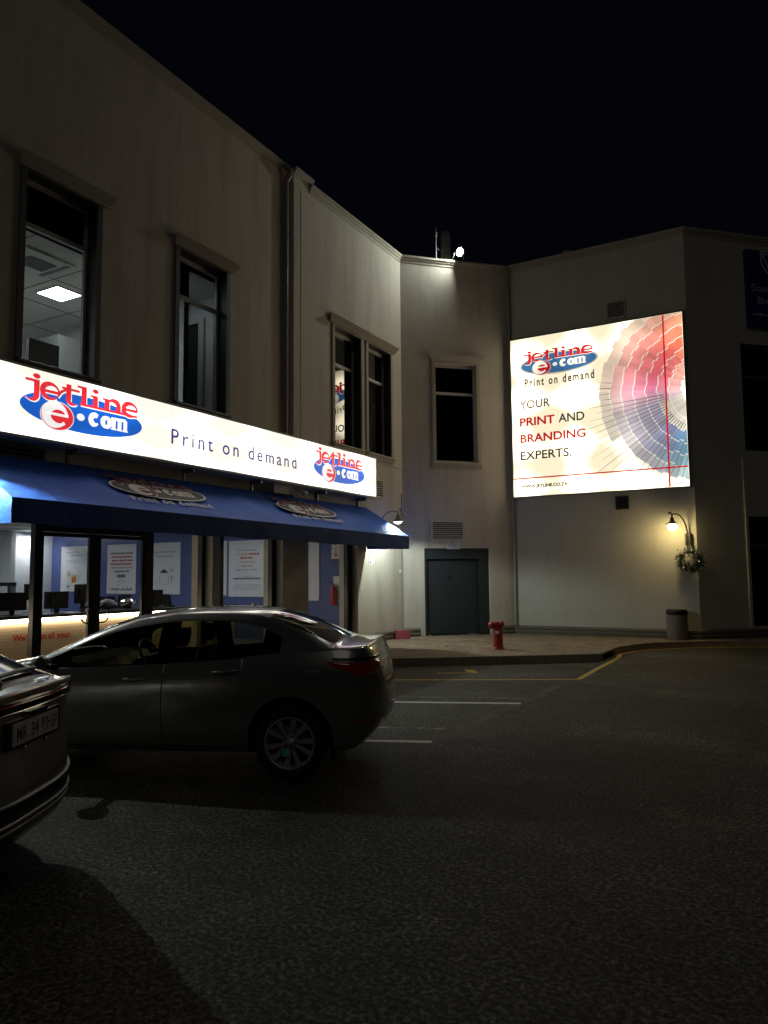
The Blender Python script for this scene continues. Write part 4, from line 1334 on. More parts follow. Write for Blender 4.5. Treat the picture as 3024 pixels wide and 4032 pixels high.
def arrow_sign(fr, a, z, s, label, kind, b=0.004, paper='paper'):
    o = thing('safety_sign', label, 'safety sign', tuple(fr(a, b, z)), 'red and white fire signs')
    c = MB(fr); c.box(a-s/2, b, z-s/2, a+s/2, b+0.004, z+s/2, paper); c.build('plate', o)
    c = MB(fr); t = b+0.0055; h = s*0.38
    c.box(a-s*0.43, b+0.0042, z-s*0.43, a+s*0.43, b+0.0047, z+s*0.43, 'paper')
    if kind == 'arrow':
        c.face([(a-h*0.16, t, z+h), (a-h*0.16, t, z-h*0.2), (a+h*0.16, t, z-h*0.2), (a+h*0.16, t, z+h)], 'sign_red')
        c.face([(a, t+0.0006, z-h), (a+h*0.75, t+0.0006, z-h*0.1), (a+h*0.45, t+0.0006, z-h*0.02), (a, t+0.0006, z-h*0.45), (a-h*0.45, t+0.0006, z-h*0.02), (a-h*0.75, t+0.0006, z-h*0.1)], 'sign_red')
    else:
        c.face([(x, t, zz) for x, zz in disc2d(a-h*0.1, z-h*0.1, h*0.30, h*0.75, 20)], 'sign_red')
        c.face([(a, t+0.0006, z+h*0.5), (a+h*0.7, t+0.0006, z+h*0.35), (a+h*0.7, t+0.0006, z+h*0.05), (a, t+0.0006, z+h*0.1)], 'sign_red')
    c.build('symbol', o)
arrow_sign(FL2, 15.49, 2.325, 0.19, 'extinguisher sign on the pale wall just under the awning end', 'ext')
arrow_sign(FL2, 15.49, 2.105, 0.19, 'down arrow sign on the pale wall below its extinguisher sign', 'arrow')
FYB = Fr((0, YB, 0), (1, 0, 0), (0, -1, 0))
arrow_sign(FYB, -9.85, 2.30, 0.26, 'down arrow sign on the blue wall above the fire extinguisher', 'arrow')
arrow_sign(FYB, -9.85, 2.57, 0.26, 'extinguisher sign on the blue wall, half hidden by the awning', 'ext')
fe = thing('fire_extinguisher', 'red fire extinguisher hung on the blue wall', 'fire extinguisher', (-9.86, YB-0.1, 1.1))
c = MB(); c.lathe([(0.05, 0), (0.075, 0.02), (0.078, 0.38), (0.05, 0.45), (0.025, 0.48), (0.025, 0.50)], (-9.86, YB-0.11, 1.06), 'sign_red', 20); c.build('cylinder', fe)
c = MB(FYB); c.box(-9.92, 0.002, 1.1, -9.74, 0.02, 1.75, 'paper'); c.build('backboard', fe)
c = MB(); c.tube([(-9.86, YB-0.11, 1.56), (-9.98, YB-0.13, 1.62)], 0.015, 'black_plastic', 8); c.tube([(-9.86, YB-0.11, 1.56), (-9.80, YB-0.16, 1.50), (-9.79, YB-0.17, 1.2)], 0.012, 'black_plastic', 8); c.build('valve', fe)

# ------------------------------------------------------------------ posters on the blue wall
def poster(x0, x1, z0, z1, label, draw):
    o = thing('poster', label, 'poster', ((x0+x1)/2, YB, z0), 'white posters on the blue wall')
    fr = Fr((x0, YB, z0), (1, 0, 0), (0, -1, 0))
    c = MB(fr); c.box(0, 0.001, 0, x1-x0, 0.025, z1-z0, 'paper'); c.build('board', o)
    c = MB(fr); draw(c, x1-x0, z1-z0); c.build('print', o)
PB = 0.0265
def bars(c, x0, x1, z, h, mat, seed):
    r = random.Random(seed); x = x0
    while x < x1-0.01:
        l = min(x1-x, r.uniform(0.05, 0.14)); c.box(x, PB-0.001, z, x+l, PB+0.0005, z+h, mat); x += l+0.022
def ring(c, cx, cz, r, mat='ink_light', wd=0.012):
    for q in stroke2d(arc(cx, cz, r*1.2, r, 0, 360, 28), wd):
        c.face([(x, PB+0.0008, z) for x, z in q], mat)
def p1(c, w_, h):
    put_text(c, 'Interactive Print', 0.24, 1.17, 0.62, 0.055, PB, 'ink_grey', 0.01)
    bars(c, 0.45, 0.95, 1.08, 0.045, 'ink_light', 2)
    bars(c, 0.25, 0.70, 0.93, 0.018, 'ink_light', 3); bars(c, 0.25, 0.85, 0.88, 0.018, 'ink_light', 4)
    ring(c, 0.62, 0.36, 0.19); ring(c, 0.38, 0.52, 0.12); ring(c, 0.88, 0.52, 0.07); ring(c, 0.38, 0.16, 0.09); ring(c, 0.90, 0.18, 0.06)
    c.box(0.50, PB, 0.26, 0.74, PB+0.0015, 0.50, 'ink_yellow'); c.box(0.53, PB+0.001, 0.28, 0.60, PB+0.0025, 0.42, 'ink_red'); c.box(0.64, PB+0.001, 0.30, 0.70, PB+0.0025, 0.45, 'ink_red')
    c.box(0.31, PB, 0.46, 0.44, PB+0.0015, 0.60, 'ink_light'); c.face([(0.31, PB+0.001, 0.10), (0.42, PB+0.001, 0.13), (0.40, PB+0.001, 0.20), (0.32, PB+0.001, 0.18)], 'ink_grey')
def p2(c, w_, h):
    for k, mt in enumerate(('ink_grey', 'ink_red', 'ink_red', 'ink_red', 'ink_light', 'ink_grey')):
        bars(c, 0.15+0.03*(k % 3)+(0.1 if k == 5 else 0), 1.08-0.03*(k % 2)-(0.12 if k == 5 else 0), 1.15-k*0.105, 0.05, mt, 20+k)
    c.box(0.44, PB, 0.47, 0.78, PB+0.0015, 0.56, 'ink_grey'); bars(c, 0.50, 0.72, 0.40, 0.02, 'ink_light', 30); bars(c, 0.44, 0.80, 0.34, 0.03, 'ink_light', 31); bars(c, 0.42, 0.58, 0.24, 0.02, 'ink_light', 32)
    r = random.Random(9)
    for k in range(24):
        c.box(0.13+k*0.040, PB, 0.10, 0.163+k*0.040, PB+0.0015, 0.13+r.uniform(0.0, 0.055), 'ink_grey' if r.random() < 0.6 else 'ink_light')
def p3(c, w_, h):
    put_text(c, 'Large Format Print', 0.18, 1.14, 0.86, 0.075, PB, 'ink_grey', 0.012)
    put_text(c, 'Branding', 0.28, 1.03, 0.34, 0.07, PB, 'ink_grey', 0.012); bars(c, 0.66, 0.96, 1.035, 0.045, 'ink_light', 41)
    c.face([(0.42, PB, 0.60), (0.78, PB, 0.60), (0.60, PB, 0.71)], 'ink_black')
    ring(c, 0.62, 0.42, 0.16); ring(c, 0.88, 0.68, 0.07); ring(c, 0.90, 0.42, 0.10); ring(c, 0.36, 0.36, 0.07)
    c.box(0.89, PB, 0.38, 0.92, PB+0.0015, 0.50, 'ink_black'); c.face([(0.83, PB, 0.68), (0.93, PB, 0.69), (0.88, PB, 0.64)], 'ink_black')
def p4(c, w_, h):
    c.face([(x, PB, z) for x, z in disc2d(0.42, 0.95, 0.17, 0.15, 24)], 'ink_black'); c.face([(x, PB+0.001, z) for x, z in disc2d(0.40, 0.98, 0.06, 0.05, 16)], 'paper')
    ring(c, 0.22, 0.73, 0.05, 'ink_grey'); ring(c, 0.40, 0.55, 0.13); bars(c, 0.25, 0.6, 0.16, 0.04, 'ink_grey', 51); bars(c, 0.2, 0.6, 0.08, 0.03, 'ink_light', 52)
def p5(c, w_, h):
    put_text(c, 'We are the leaders', 0.32, 1.19, 0.62, 0.05, PB, 'ink_grey', 0.015)
    put_text(c, 'in packaging', 0.26, 1.08, 0.42, 0.055, PB, 'ink_red', 0.01); bars(c, 0.70, 1.02, 1.085, 0.045, 'ink_red', 61)
    bars(c, 0.40, 0.82, 0.99, 0.04, 'ink_red', 62)
    put_text(c, 'your packaging', 0.37, 0.87, 0.52, 0.06, PB, 'ink_red', 0.01)
    put_text(c, 'needs with', 0.44, 0.78, 0.36, 0.055, PB, 'ink_red', 0.01)
    put_text(c, 'high-quality results.', 0.27, 0.67, 0.70, 0.06, PB, 'ink_grey', 0.01)
    c.box(0.16, PB, 0.45, 1.08, PB+0.0015, 0.485, 'ink_grey')
    r = random.Random(4)
    for k in range(14):
        x = 0.24+k*0.06; c.box(x, PB, 0.487, x+0.03, PB+0.0015, 0.50+r.uniform(0, 0.06), 'ink_light')
    for k in range(4):
        bars(c, 0.2, 1.05, 0.31-k*0.04, 0.014, 'ink_light', 70+k)
poster(-20.02, -18.79, 1.36, 2.735, 'poster with a ring of small product pictures, nearest the corner', p1)
poster(-17.93, -16.72, 1.30, 2.735, 'poster with six lines of red and grey text, left of the door stile', p2)
poster(-16.20, -14.98, 1.29, 2.735, 'poster headed with two bold lines over a black triangle', p3)
poster(-14.48, -13.30, 1.27, 2.72, 'poster with a black round emblem, cut off by the pillar', p4)
poster(-13.25+0.02, -12.02, 1.24, 2.705, 'poster with red lines above a dark horizontal strip', p5)
poster(-10.655, -10.335, 1.16, 2.60, 'narrow blank white board near the fire extinguisher', lambda c, w_, h: c.box(0.03, PB, 1.3, 0.05, PB+0.001, 1.36, 'ink_light'))

# ------------------------------------------------------------------ counter with desks' gear
ct = thing('service_counter', 'pale wood service counter glowing under its edge inside the shop', 'counter', (-11.9, 9, 0.155))
FC_ = Fr((-11.5, 0, 0), (0, 1, 0), (1, 0, 0))
c = MB(FC_); c.box(3.5, -0.06, 0.157, 13.2, 0.0, 1.02, 'counter_wood'); c.build('front_panel', ct)
c = MB(FC_); c.box(3.45, -0.75, 1.08, 13.25, 0.06, 1.13, 'black_plastic'); c.build('worktop', ct)
c = MB(FC_); c.box(3.6, 0.004, 1.02, 13.1, 0.05, 1.075, 'led_strip'); c.build('light_strip', ct)
c = MB(FC_); put_text(c, "We've got all your", 7.70, 0.680, 1.12, 0.150, 0.003, 'sign_red', 0.03); c.build('lettering', ct)

def desk_monitor(y, wd, z, h, x, label, rz=0.0):
    o = thing('computer_monitor', label, 'monitor', (x, y, 1.13), 'black monitors on the counter')
    c = MB(); cy, sy = math.cos(rz), math.sin(rz)
    fr = Fr((x, y, 0), (sy, cy, 0), (cy, -sy, 0))
    c.fr = fr; c.box(-wd/2, -0.025, z-h, wd/2, 0.015, z, 'black_plastic'); c.box(-wd*0.3, 0.015, z-h*0.8, wd*0.3, 0.04, z-h*0.25, 'black_plastic'); c.build('screen', o)
    c = MB(fr); c.box(-0.04, -0.01, 1.14, 0.04, 0.03, z-h*0.5, 'black_plastic'); c.box(-0.12, -0.09, 1.131, 0.12, 0.09, 1.14, 'black_plastic'); c.build('stand', o)
desk_monitor(7.93, 0.52, 1.52, 0.31, -11.9, 'black monitor at the left, seen beside the left door post', 0.1)
desk_monitor(8.81, 0.48, 1.52, 0.31, -11.9, 'black monitor behind the left door leaf')
desk_monitor(9.36, 0.38, 1.645, 0.36, -11.9, 'tallest black monitor, partly hidden by the middle door stile', -0.2)
desk_monitor(11.20, 0.34, 1.50, 0.30, -11.9, 'black monitor to the right of the right door post')
desk_monitor(8.80, 0.30, 1.66, 0.30, -12.6, 'black monitor set farther back in the corner of the shop')
dp = thing('desk_phone', 'black desk phone on the counter beside the right monitor', 'phone', (-11.9, 11.6, 1.13))
c = MB(); c.box(-12.0, 11.5, 1.131, -11.8, 11.62, 1.17, 'black_plastic'); c.build('base', dp)
c = MB(); c.box(-11.94, 11.52, 1.171, -11.86, 11.57, 1.36, 'black_plastic'); c.build('handset', dp)

def office_chair(x, y, rz, label):
    o = thing('office_chair', label, 'office chair', (x, y, 0.155), 'black office chairs behind the counter')
    cc, ss = math.cos(rz), math.sin(rz)
    fr = Fr((x, y, 0), (-ss, cc, 0), (cc, ss, 0))
    c = MB(fr)
    rows = []
    for j in range(7):
        z = 0.95+0.42*j/6; hw = 0.24*(1-0.25*(j/6)**3)
        rows.append([(a*hw, 0.06*(a*a)-0.05*(j/6), z) for a in (-1, -0.6, 0, 0.6, 1)])
    c.grid(rows, 'black_plastic'); c.grid([[(a, b-0.05, z) for a, b, z in r][::-1] for r in rows], 'black_plastic'); c.build('backrest', o)
    c = MB(fr); c.box(-0.24, -0.02, 0.62, 0.24, 0.46, 0.70, 'seat_cloth'); c.build('seat', o)
    c = MB(); c.lathe([(0.03, 0.155), (0.03, 0.62)], (x+cc*0.2, y+ss*0.2, 0), 'metal_grey', 10)
    for k in range(5):
        a = 2*math.pi*k/5; c.tube([(x+cc*0.2, y+ss*0.2, 0.26), (x+cc*0.2+0.28*math.cos(a), y+ss*0.2+0.28*math.sin(a), 0.20)], 0.02, 'black_plastic', 6)
    c.build('base', o)
office_chair(-13.3, 11.6, 0.2, 'black office chair behind the counter, just right of the middle stile')
office_chair(-13.0, 12.4, -0.3, 'black office chair behind the counter, left of the right door post')
office_chair(-13.2, 13.9, 0.3, 'black office chair in front of the poster with the dark strip')
office_chair(-12.8, 10.7, 0.1, 'black office chair half hidden by the tallest monitor')
pr_ = thing('office_printer', 'grey office printer against the white wall at the left', 'printer', (-16.0, 10.3, 0.155))
c = MB(); c.box(-16.3, 9.3, 0.157, -15.6, 10.45, 1.42, 'grey_plastic'); c.box(-16.2, 9.5, 1.42, -15.7, 10.2, 1.50, 'white_paint'); c.build('body', pr_)
c = MB(); c.box(-16.3, 9.3, 1.60, -15.6, 10.5, 1.68, 'black_plastic'); c.box(-15.75, 10.38, 1.421, -15.62, 10.5, 1.60, 'grey_plastic'); c.build('lid', pr_)
wd_ = thing('desk_shelf', 'low dark desk row behind the counter', 'desk', (-14.4, 10, 0.155))
c = MB(); c.box(-14.8, 6.0, 0.90, -14.0, 14.3, 0.95, 'black_plastic'); c.build('worktop', wd_)
c = MB(); c.box(-14.78, 6.2, 0.157, -14.72, 14.1, 0.899, 'black_plastic'); c.build('panel', wd_)
# small clutter on the counter
rc = random.Random(12)
for k, (y, lab) in enumerate(((9.95, 'crumpled clear bag on the counter left of the right door post'), (10.45, 'shiny wrapped parcel on the counter beside the right door post'))):
    o = thing('parcel', lab, 'parcel', (-11.9, y, 1.13), 'wrapped things on the counter')
    c = MB()
    n = 9
    rows = []
    for i in range(n):
        t = i/(n-1)*math.pi
        rows.append([(-11.9+0.12*math.sin(t)*math.cos(a)*rc.uniform(0.8, 1.15), y+0.20*math.sin(t)*math.sin(a)*rc.uniform(0.8, 1.15), 1.135+0.11*(1-math.cos(t))*rc.uniform(0.9, 1.05)) for a in [2*math.pi*j/12 for j in range(12)]])
    c.grid(rows, 'chrome' if k else 'grey_plastic', closed_u=True, smooth=False); c.build('wrapping', o)
# ceiling lights of the shop
def ceil_panel(x, y, z, s, label, mat, sy=None, group='ceiling panel lights in the shop'):
    o = thing('ceiling_light', label, 'ceiling light', (x, y, z), group)
    sy = sy or s
    c = MB(); c.face([(x-s, y-sy, z-0.012), (x-s, y+sy, z-0.012), (x+s, y+sy, z-0.012), (x+s, y-sy, z-0.012)], mat); c.build('diffuser', o)
    c = MB(); c.box(x-s-0.03, y-sy-0.03, z-0.010, x+s+0.03, y+sy+0.03, z-0.001, 'white_paint'); c.build('frame', o)
CPL = 'square ceiling panel light inside the shop, hidden behind the awning'
for x, y in ((-12.3, 6.0), (-12.3, 9.6), (-12.3, 12.8), (-15.9, 5.2), (-15.9, 8.4), (-15.9, 12.0), (-18.9, 7.2), (-18.9, 10.8)):
    ceil_panel(x, y, 3.158, 0.28, CPL, 'panel_light')
dl_ = thing('wall_spotlight', 'bright ceiling spotlight washing the white shop wall', 'spotlight', (XB+0.45, 14.05, 3.05))
c = MB(); c.lathe([(0.05, -0.05), (0.06, 0.0), (0.06, 0.10)], (XB+0.45, 14.05, 3.05), 'white_paint', 14); c.build('housing', dl_)
c = MB(); c.lathe([(0.045, 0.0), (0.01, 0.002)], (XB+0.45, 14.05, 2.997), 'spot_lens', 14, axis=(-0.5, 0, -1)); c.build('lens', dl_)
# upstairs
ceil_panel(-11.31, 8.25, 6.82, 0.27, 'lit square ceiling panel in the office behind the tall window', 'office_panel', 0.24, 'office ceiling lights')
ceil_panel(-13.6, 5.6, 6.82, 0.28, 'second office ceiling panel, out of sight deeper in the room', 'office_panel', None, 'office ceiling lights')
ceil_panel(-10.4, 9.95, 7.41, 0.14, 'small dim ceiling light in the room behind the second window', 'office_fill', None, 'office ceiling lights')  # added fill light, hidden from view, to brighten this room
ac = thing('ceiling_air_conditioner', 'square cassette air conditioner in the office ceiling', 'air conditioner', (-10.45, 7.2, 6.8))
c = MB(); c.box(-10.85, 6.75, 6.785, -10.05, 7.62, 6.819, 'office_wall'); c.build('cover', ac)
c = MB(); c.box(-10.65, 6.95, 6.775, -10.25, 7.42, 6.784, 'frame_grey')
for k in range(4):
    pass
c.box(-10.82, 7.48, 6.778, -10.10, 7.56, 6.7845, 'grey_plastic'); c.build('grille', ac)
om = thing('office_monitor', 'dark monitor standing behind the lower edge of the tall window', 'monitor', (-11, 7.75, 5.2))
c = MB(); c.box(-11.03, 7.46, 5.36, -10.97, 8.03, 5.74, 'black_plastic'); c.build('screen', om)
c = MB(); c.box(-11.2, 7.3, 5.20, -10.6, 8.6, 5.24, 'grey_plastic'); c.box(-11.02, 7.7, 5.24, -10.98, 7.8, 5.37, 'black_plastic'); c.box(-11.19, 7.31, 4.41, -10.62, 8.59, 5.19, 'office_wall'); c.build('stand', om)
cb_ = thing('office_cupboard', 'grey cupboard standing right of the office monitor', 'cupboard', (-12.3, 9.2, 4.4))
c = MB(); c.box(-12.6, 8.75, 4.41, -12.0, 9.60, 6.35, 'grey_plastic'); c.build('carcass', cb_)

# ------------------------------------------------------------------ hydrant, bin, red block
hy = thing('fire_hydrant', 'short red pillar hydrant with a white sticker on the paving', 'fire hydrant', (-5.83, 15.20, 0.15))
hb = Vector((-5.83, 15.20, 0.15))
c = MB()
c.lathe([(0.145, 0.0), (0.145, 0.03), (0.118, 0.035), (0.112, 0.05), (0.108, 0.10), (0.100, 0.30), (0.094, 0.40), (0.092, 0.44)], hb, 'hydrant_red', 28)
# swept elbow leaning to the left outlet
lx = Vector((-0.87, -0.49, 0))
rows = []
for k in range(9):
    t = k/8
    ctr = hb+Vector((0, 0, 0.42))+lx*(0.075*t*t)*1.0+Vector((0, 0, 0.17*t))
    axis = (Vector((0, 0, 1))+lx*0.5*t).normalized(); x_ = axis.orthogonal().normalized(); y_ = axis.cross(x_)
    rr_ = 0.092-0.006*t if t < 0.8 else 0.087*math.sqrt(max(0.05, 1-((t-0.8)/0.21)**2))
    rows.append([ctr+(x_*math.cos(a)+y_*math.sin(a))*rr_ for a in [2*math.pi*j/24 for j in range(24)]])
c.grid(rows, 'hydrant_red', closed_u=True, raw=True); c.face(rows[-1], 'hydrant_red', True)
c.build('body', hy)
o1 = hb+Vector((0, 0, 0.52))+lx*0.05
ax_ = Vector((-0.62, -0.78, -0.02)).normalized()
c = MB(); c.lathe([(0.062, 0.0), (0.062, 0.08), (0.084, 0.082), (0.088, 0.10), (0.086, 0.125), (0.07, 0.135), (0.03, 0.137), (0.028, 0.16), (0.005, 0.162)], o1, 'hydrant_red', 24, axis=ax_); c.build('outlet_cap', hy)
ax_ = Vector((0.95, 0.10, 0.16)).normalized()
c = MB(); c.lathe([(0.055, 0.0), (0.055, 0.09), (0.072, 0.092), (0.074, 0.13), (0.06, 0.14), (0.02, 0.142), (0.02, 0.16)], hb+Vector((0, 0, 0.53))+lx*0.01, 'hydrant_red', 24, axis=ax_); c.build('outlet_cap', hy)
for k in range(8):
    a = 2*math.pi*k/8; c = MB(); c.lathe([(0.011, 0.03), (0.011, 0.044), (0.004, 0.046)], hb+Vector((0.130*math.cos(a), 0.130*math.sin(a), 0)), 'hydrant_red', 6); c.build('bolt', hy)
c = MB()
ca = math.atan2(-0.87, 0.35)-0.15
c.grid([[(hb.x+0.1005*math.cos(ca+s_), hb.y+0.1005*math.sin(ca+s_), hb.z+z) for s_ in (-0.45, -0.2, 0, 0.2, 0.45)] for z in (0.335, 0.395)], 'paper'); c.build('sticker', hy)

bn = thing('litter_bin', 'round concrete litter bin with a dark rim by the wall corner', 'litter bin', (-2.73, 19.12, 0.15))
bc = Vector((-2.74, 19.13, 0.15))
c = MB(); c.lathe([(0.225, 0.0), (0.24, 0.02), (0.245, 0.30), (0.238, 0.60)], bc, 'bin_concrete', 36); c.build('drum', bn)
c = MB(); c.lathe([(0.240, 0.598), (0.244, 0.605), (0.246, 0.68), (0.238, 0.72), (0.20, 0.725), (0.18, 0.70), (0.175, 0.62), (0.01, 0.615)], bc, 'black_plastic', 36); c.build('rim', bn)

rb = thing('red_block', 'red painted brick lying against the skirting in the corner', 'block', (-8.93, 16.62, 0.15))
c = MB(Fr((-8.94, 16.62, 0.151), (0.75, 0.66, 0), (0.66, -0.75, 0)))
bm_ = [( -0.25, -0.09), (0.25, -0.09), (0.25, 0.09), (-0.25, 0.09)]
c.box(-0.19, -0.09, 0.0, 0.19, 0.09, 0.205, 'brick_red'); c.box(-0.178, -0.078, 0.205, 0.178, 0.078, 0.218, 'brick_red')
c.build('block', rb)
lt = MB(); lt.box(-7.12, 15.25, 0.151, -7.06, 15.29, 0.165, 'black_plastic'); tag(lt.build('litter_scrap'), 'tiny dark scrap lying on the paving in front of the door', 'litter')
lt = MB(); lt.lathe([(0.03, 0), (0.028, 0.008), (0.01, 0.009)], (-4.98, 8.85, 0.001), 'paper', 10); tag(lt.build('bottle_cap'), 'pale bottle cap on the asphalt behind the sedan', 'litter')

# ------------------------------------------------------------------ cars
def lerp_tab(tab, x):
    xs = [t[0] for t in tab]; ys = [t[1] for t in tab]
    return float(np.interp(x, xs, ys))

class Car:
    """body grown from cross sections: each ring has 13 points, 0-4 underside (centre to sill), 4-8 flank (sill to belt), 8-12 top (belt to roof centre)"""
    def __init__(s, T, xs, nose, tail, regions, creases=(), sub=3):
        s.T = T
        V, F, tagf = [], [], []
        s.names = []
        def tid(n):
            if n not in s.names:
                s.names.append(n)
            return s.names.index(n)
        tid('body')
        rings = []
        for x in xs:
            rings.append(s.ring(x))
        rings[0] = nose['ring'](rings[0]) if 'ring' in nose else rings[0]
        rings[-1] = tail['ring'](rings[-1]) if 'ring' in tail else rings[-1]
        bm = bmesh.new()
        cl = bm.edges.layers.float.new('crease_edge')
        def side(sg):
            return [[bm.verts.new((p[0], p[1]*sg, p[2])) if abs(p[1]) > 1e-6 or sg < 0 else None for p in r] for r in rings]
        near = side(-1)
        far = [[near[i][j] if abs(rings[i][j][1]) <= 1e-6 else bm.verts.new((rings[i][j][0], rings[i][j][1], rings[i][j][2])) for j in range(13)] for i in range(len(rings))]
        def quad(a, b, c_, d, name, flip):
            vs = [a, b, c_, d]
            if flip:
                vs = vs[::-1]
            u_ = []
            for v in vs:
                if v not in u_:
                    u_.append(v)
            if len(u_) < 3:
                return
            try:
                f = bm.faces.new(u_)
            except ValueError:
                return
            f.material_index = tid(name); f.smooth = True
        for sg, G in ((-1, near), (1, far)):
            for i in range(len(rings)-1):
                for j in range(12):
                    nm = 'body'
                    xm = (xs[i]+xs[i+1])/2
                    for rn, (x0, x1, j0, j1) in regions.items():
                        for seg in ([(x0, x1, j0, j1)] if not isinstance(x0, list) else []):
                            if seg[0] < xm < seg[1] and seg[2] <= j < seg[3]:
                                nm = rn.split('#')[0]
                    quad(G[i][j], G[i+1][j], G[i+1][j+1], G[i][j+1], nm, sg > 0)
        # end caps: coons style grids between the last ring and the centre line
        for which, cfg, ri in (('n', nose, 0), ('t', tail, -1)):
            for sg, G in ((-1, near), (1, far)):
                R_ = G[ri]; P = rings[ri]
                grid = [[None]*5 for _ in range(5)]
                for i in range(5):
                    for j in range(5):
                        if i == 0:
                            grid[i][j] = R_[4-j]
                        elif i == 4:
                            grid[i][j] = R_[8+j]
                        elif j == 0:
                            grid[i][j] = R_[4+i]
                        else:
                            t = cfg['t'][j]
                            sp = P[4+i]; cx, cz = cfg['centre'][i]
                            e_ = 1-(1-t)**cfg.get('round', 2.6)
                            y = sp[1]*(1-t)
                            pos = (sp[0]+(cx-sp[0])*e_, y*sg, sp[2]+(cz-sp[2])*t)
                            if j == 4 and sg > 0:
                                grid[i][j] = s_c[which][i]
                            else:
                                grid[i][j] = bm.verts.new(pos)
                if sg < 0:
                    if which == 'n':
                        s_c = {}
                    s_c[which] = {i: grid[i][4] for i in range(5)}
                for i in range(4):
                    for j in range(4):
                        nm = cfg.get('tags', {}).get((i, j), 'body')
                        fl_ = (sg > 0) ^ (which == 't') ^ True
                        quad(grid[i][j], grid[i][j+1], grid[i+1][j+1], grid[i+1][j], nm, fl_)
        for j, x0, x1, val in creases:
            for G in (near, far):
                for i in range(len(rings)-1):
                    if x0 <= xs[i] and xs[i+1] <= x1:
                        e_ = bm.edges.get((G[i][j], G[i+1][j]))
                        if e_:
                            e_[cl] = val
        for val, ri in ((cfg_.get('crease', 0), r_) for cfg_, r_ in ((nose, 0), (tail, -1))):
            if val:
                for G in (near, far):
                    for j in range(8, 12):
                        e_ = bm.edges.get((G[ri][j], G[ri][j+1]))
                        if e_:
                            e_[cl] = val
        bmesh.ops.recalc_face_normals(bm, faces=bm.faces)
        me = bpy.data.meshes.new('carbody'); bm.to_mesh(me); bm.free()
        for n in s.names:
            me.materials.append(MATS['car_trim'])
        o = bpy.data.objects.new('carbody', me); COL.objects.link(o)
        md = o.modifiers.new('s', 'SUBSURF'); md.levels = sub; md.render_levels = sub
        cut = []
        for wx in T['wheels']:
            for sg in (-1, 1):
                cm = MB(); n = 40; r = T['arch']
                cm.lathe([(r, 0), (r, 0.55)], (wx, sg*0.60, T['wr']+T.get('arch_up', 0.03)), 'car_trim', n, axis=(0, sg, 0))
                co = cm.build('cutter', None); cut.append(co)
                bo = o.modifiers.new('b', 'BOOLEAN'); bo.operation = 'DIFFERENCE'; bo.object = co; bo.solver = 'EXACT'
        bpy.context.view_layer.update()
        dg = bpy.context.evaluated_depsgraph_get()
        s.me = bpy.data.meshes.new_from_object(o.evaluated_get(dg))
        bpy.data.objects.remove(o)
        for co in cut:
            bpy.data.objects.remove(co)
        s.bm = bmesh.new(); s.bm.from_mesh(s.me)
        ln = tid('arch_liner')
        for f in s.bm.faces:
            for wx in T['wheels']:
                ok = all((v.co.x-wx)**2+(v.co.z-T['wr']-T.get('arch_up', 0.03))**2 < (T['arch']+0.004)**2 for v in f.verts)
                if ok and all(abs(v.co.y) > 0.58 for v in f.verts):
                    f.material_index = ln
        s.bvh = BVHTree.FromBMesh(s.bm)

    def ring(s, x):
        T = s.T
        g = lambda k: lerp_tab(T[k], x)
        w_, zu, zs, zb_, zr, yr, ze, ye, zc = g('w'), g('zu'), g('zs'), g('zb'), g('zr'), g('yr'), g('ze'), g('ye'), g('zc')
        wb = w_-T['tumble']
        sh = zs+(zb_-zs)*0.80
        return [(x, 0, zu), (x, w_*0.35, zu), (x, w_*0.65, zu), (x, w_*0.86, zu+0.01), (x, w_-0.05, zs),
                (x, w_-0.012, zs+(zb_-zs)*0.25), (x, w_, zs+(zb_-zs)*0.52), (x, w_-0.006, sh), (x, wb, zb_),
                (x, min(yr, wb), zr), (x, min(ye, wb-0.02), ze), (x, min(ye, wb)*0.52, zc-(zc-ze)*0.22), (x, 0, zc)]

    def part(s, name, tagname, mat, parent, groove=True, label=None):
        if tagname not in s.names:
            return None
        k = s.names.index(tagname)
        b2 = s.bm.copy()
        bmesh.ops.delete(b2, geom=[f for f in b2.faces if f.material_index != k], context='FACES')
        if not b2.faces:
            b2.free(); return None
        b2.faces.index_update()
        if groove:
            rim_ = bmesh.ops.inset_region(b2, faces=b2.faces[:], thickness=0.004, depth=0.0, use_boundary=True)['faces']
            for f in b2.faces:
                f.material_index = 0
            for f in rim_:
                f.material_index = 1
            b2.faces.index_update()
            lim = [v for v in b2.verts if v.is_boundary]
            for v in lim:
                v.co -= v.normal*0.012
        seen, isl = set(), []
        for f in b2.faces:
            if f.index in seen:
                continue
            st, cur = [f], []
            seen.add(f.index)
            while st:
                q = st.pop(); cur.append(q)
                for e in q.edges:
                    for g_ in e.link_faces:
                        if g_.index not in seen:
                            seen.add(g_.index); st.append(g_)
            isl.append({q.index for q in cur})
        if len(isl) > 6 or name == 'body':
            isl = [set(range(len(b2.faces)))]
        outs = []
        for ids in isl:
            b3 = b2.copy(); b3.faces.ensure_lookup_table()
            bmesh.ops.delete(b3, geom=[f for f in b3.faces if f.index not in ids], context='FACES')
            me = bpy.data.meshes.new(name); b3.to_mesh(me); b3.free()
            me.materials.clear(); me.materials.append(MATS[mat])
            if groove:
                me.materials.append(MATS['dark_hole'])
            for p in me.polygons:
                p.use_smooth = True
                if not groove:
                    p.material_index = 0
            o = bpy.data.objects.new(name, me); COL.objects.link(o); o.parent = parent
            if label:
                o['label'] = label
            outs.append(o)
        b2.free()
        return outs

    def hit(s, p, d):
        r = s.bvh.ray_cast(Vector(p), Vector(d).normalized())
        return (r[0], r[1]) if r[0] is not None else (None, None)

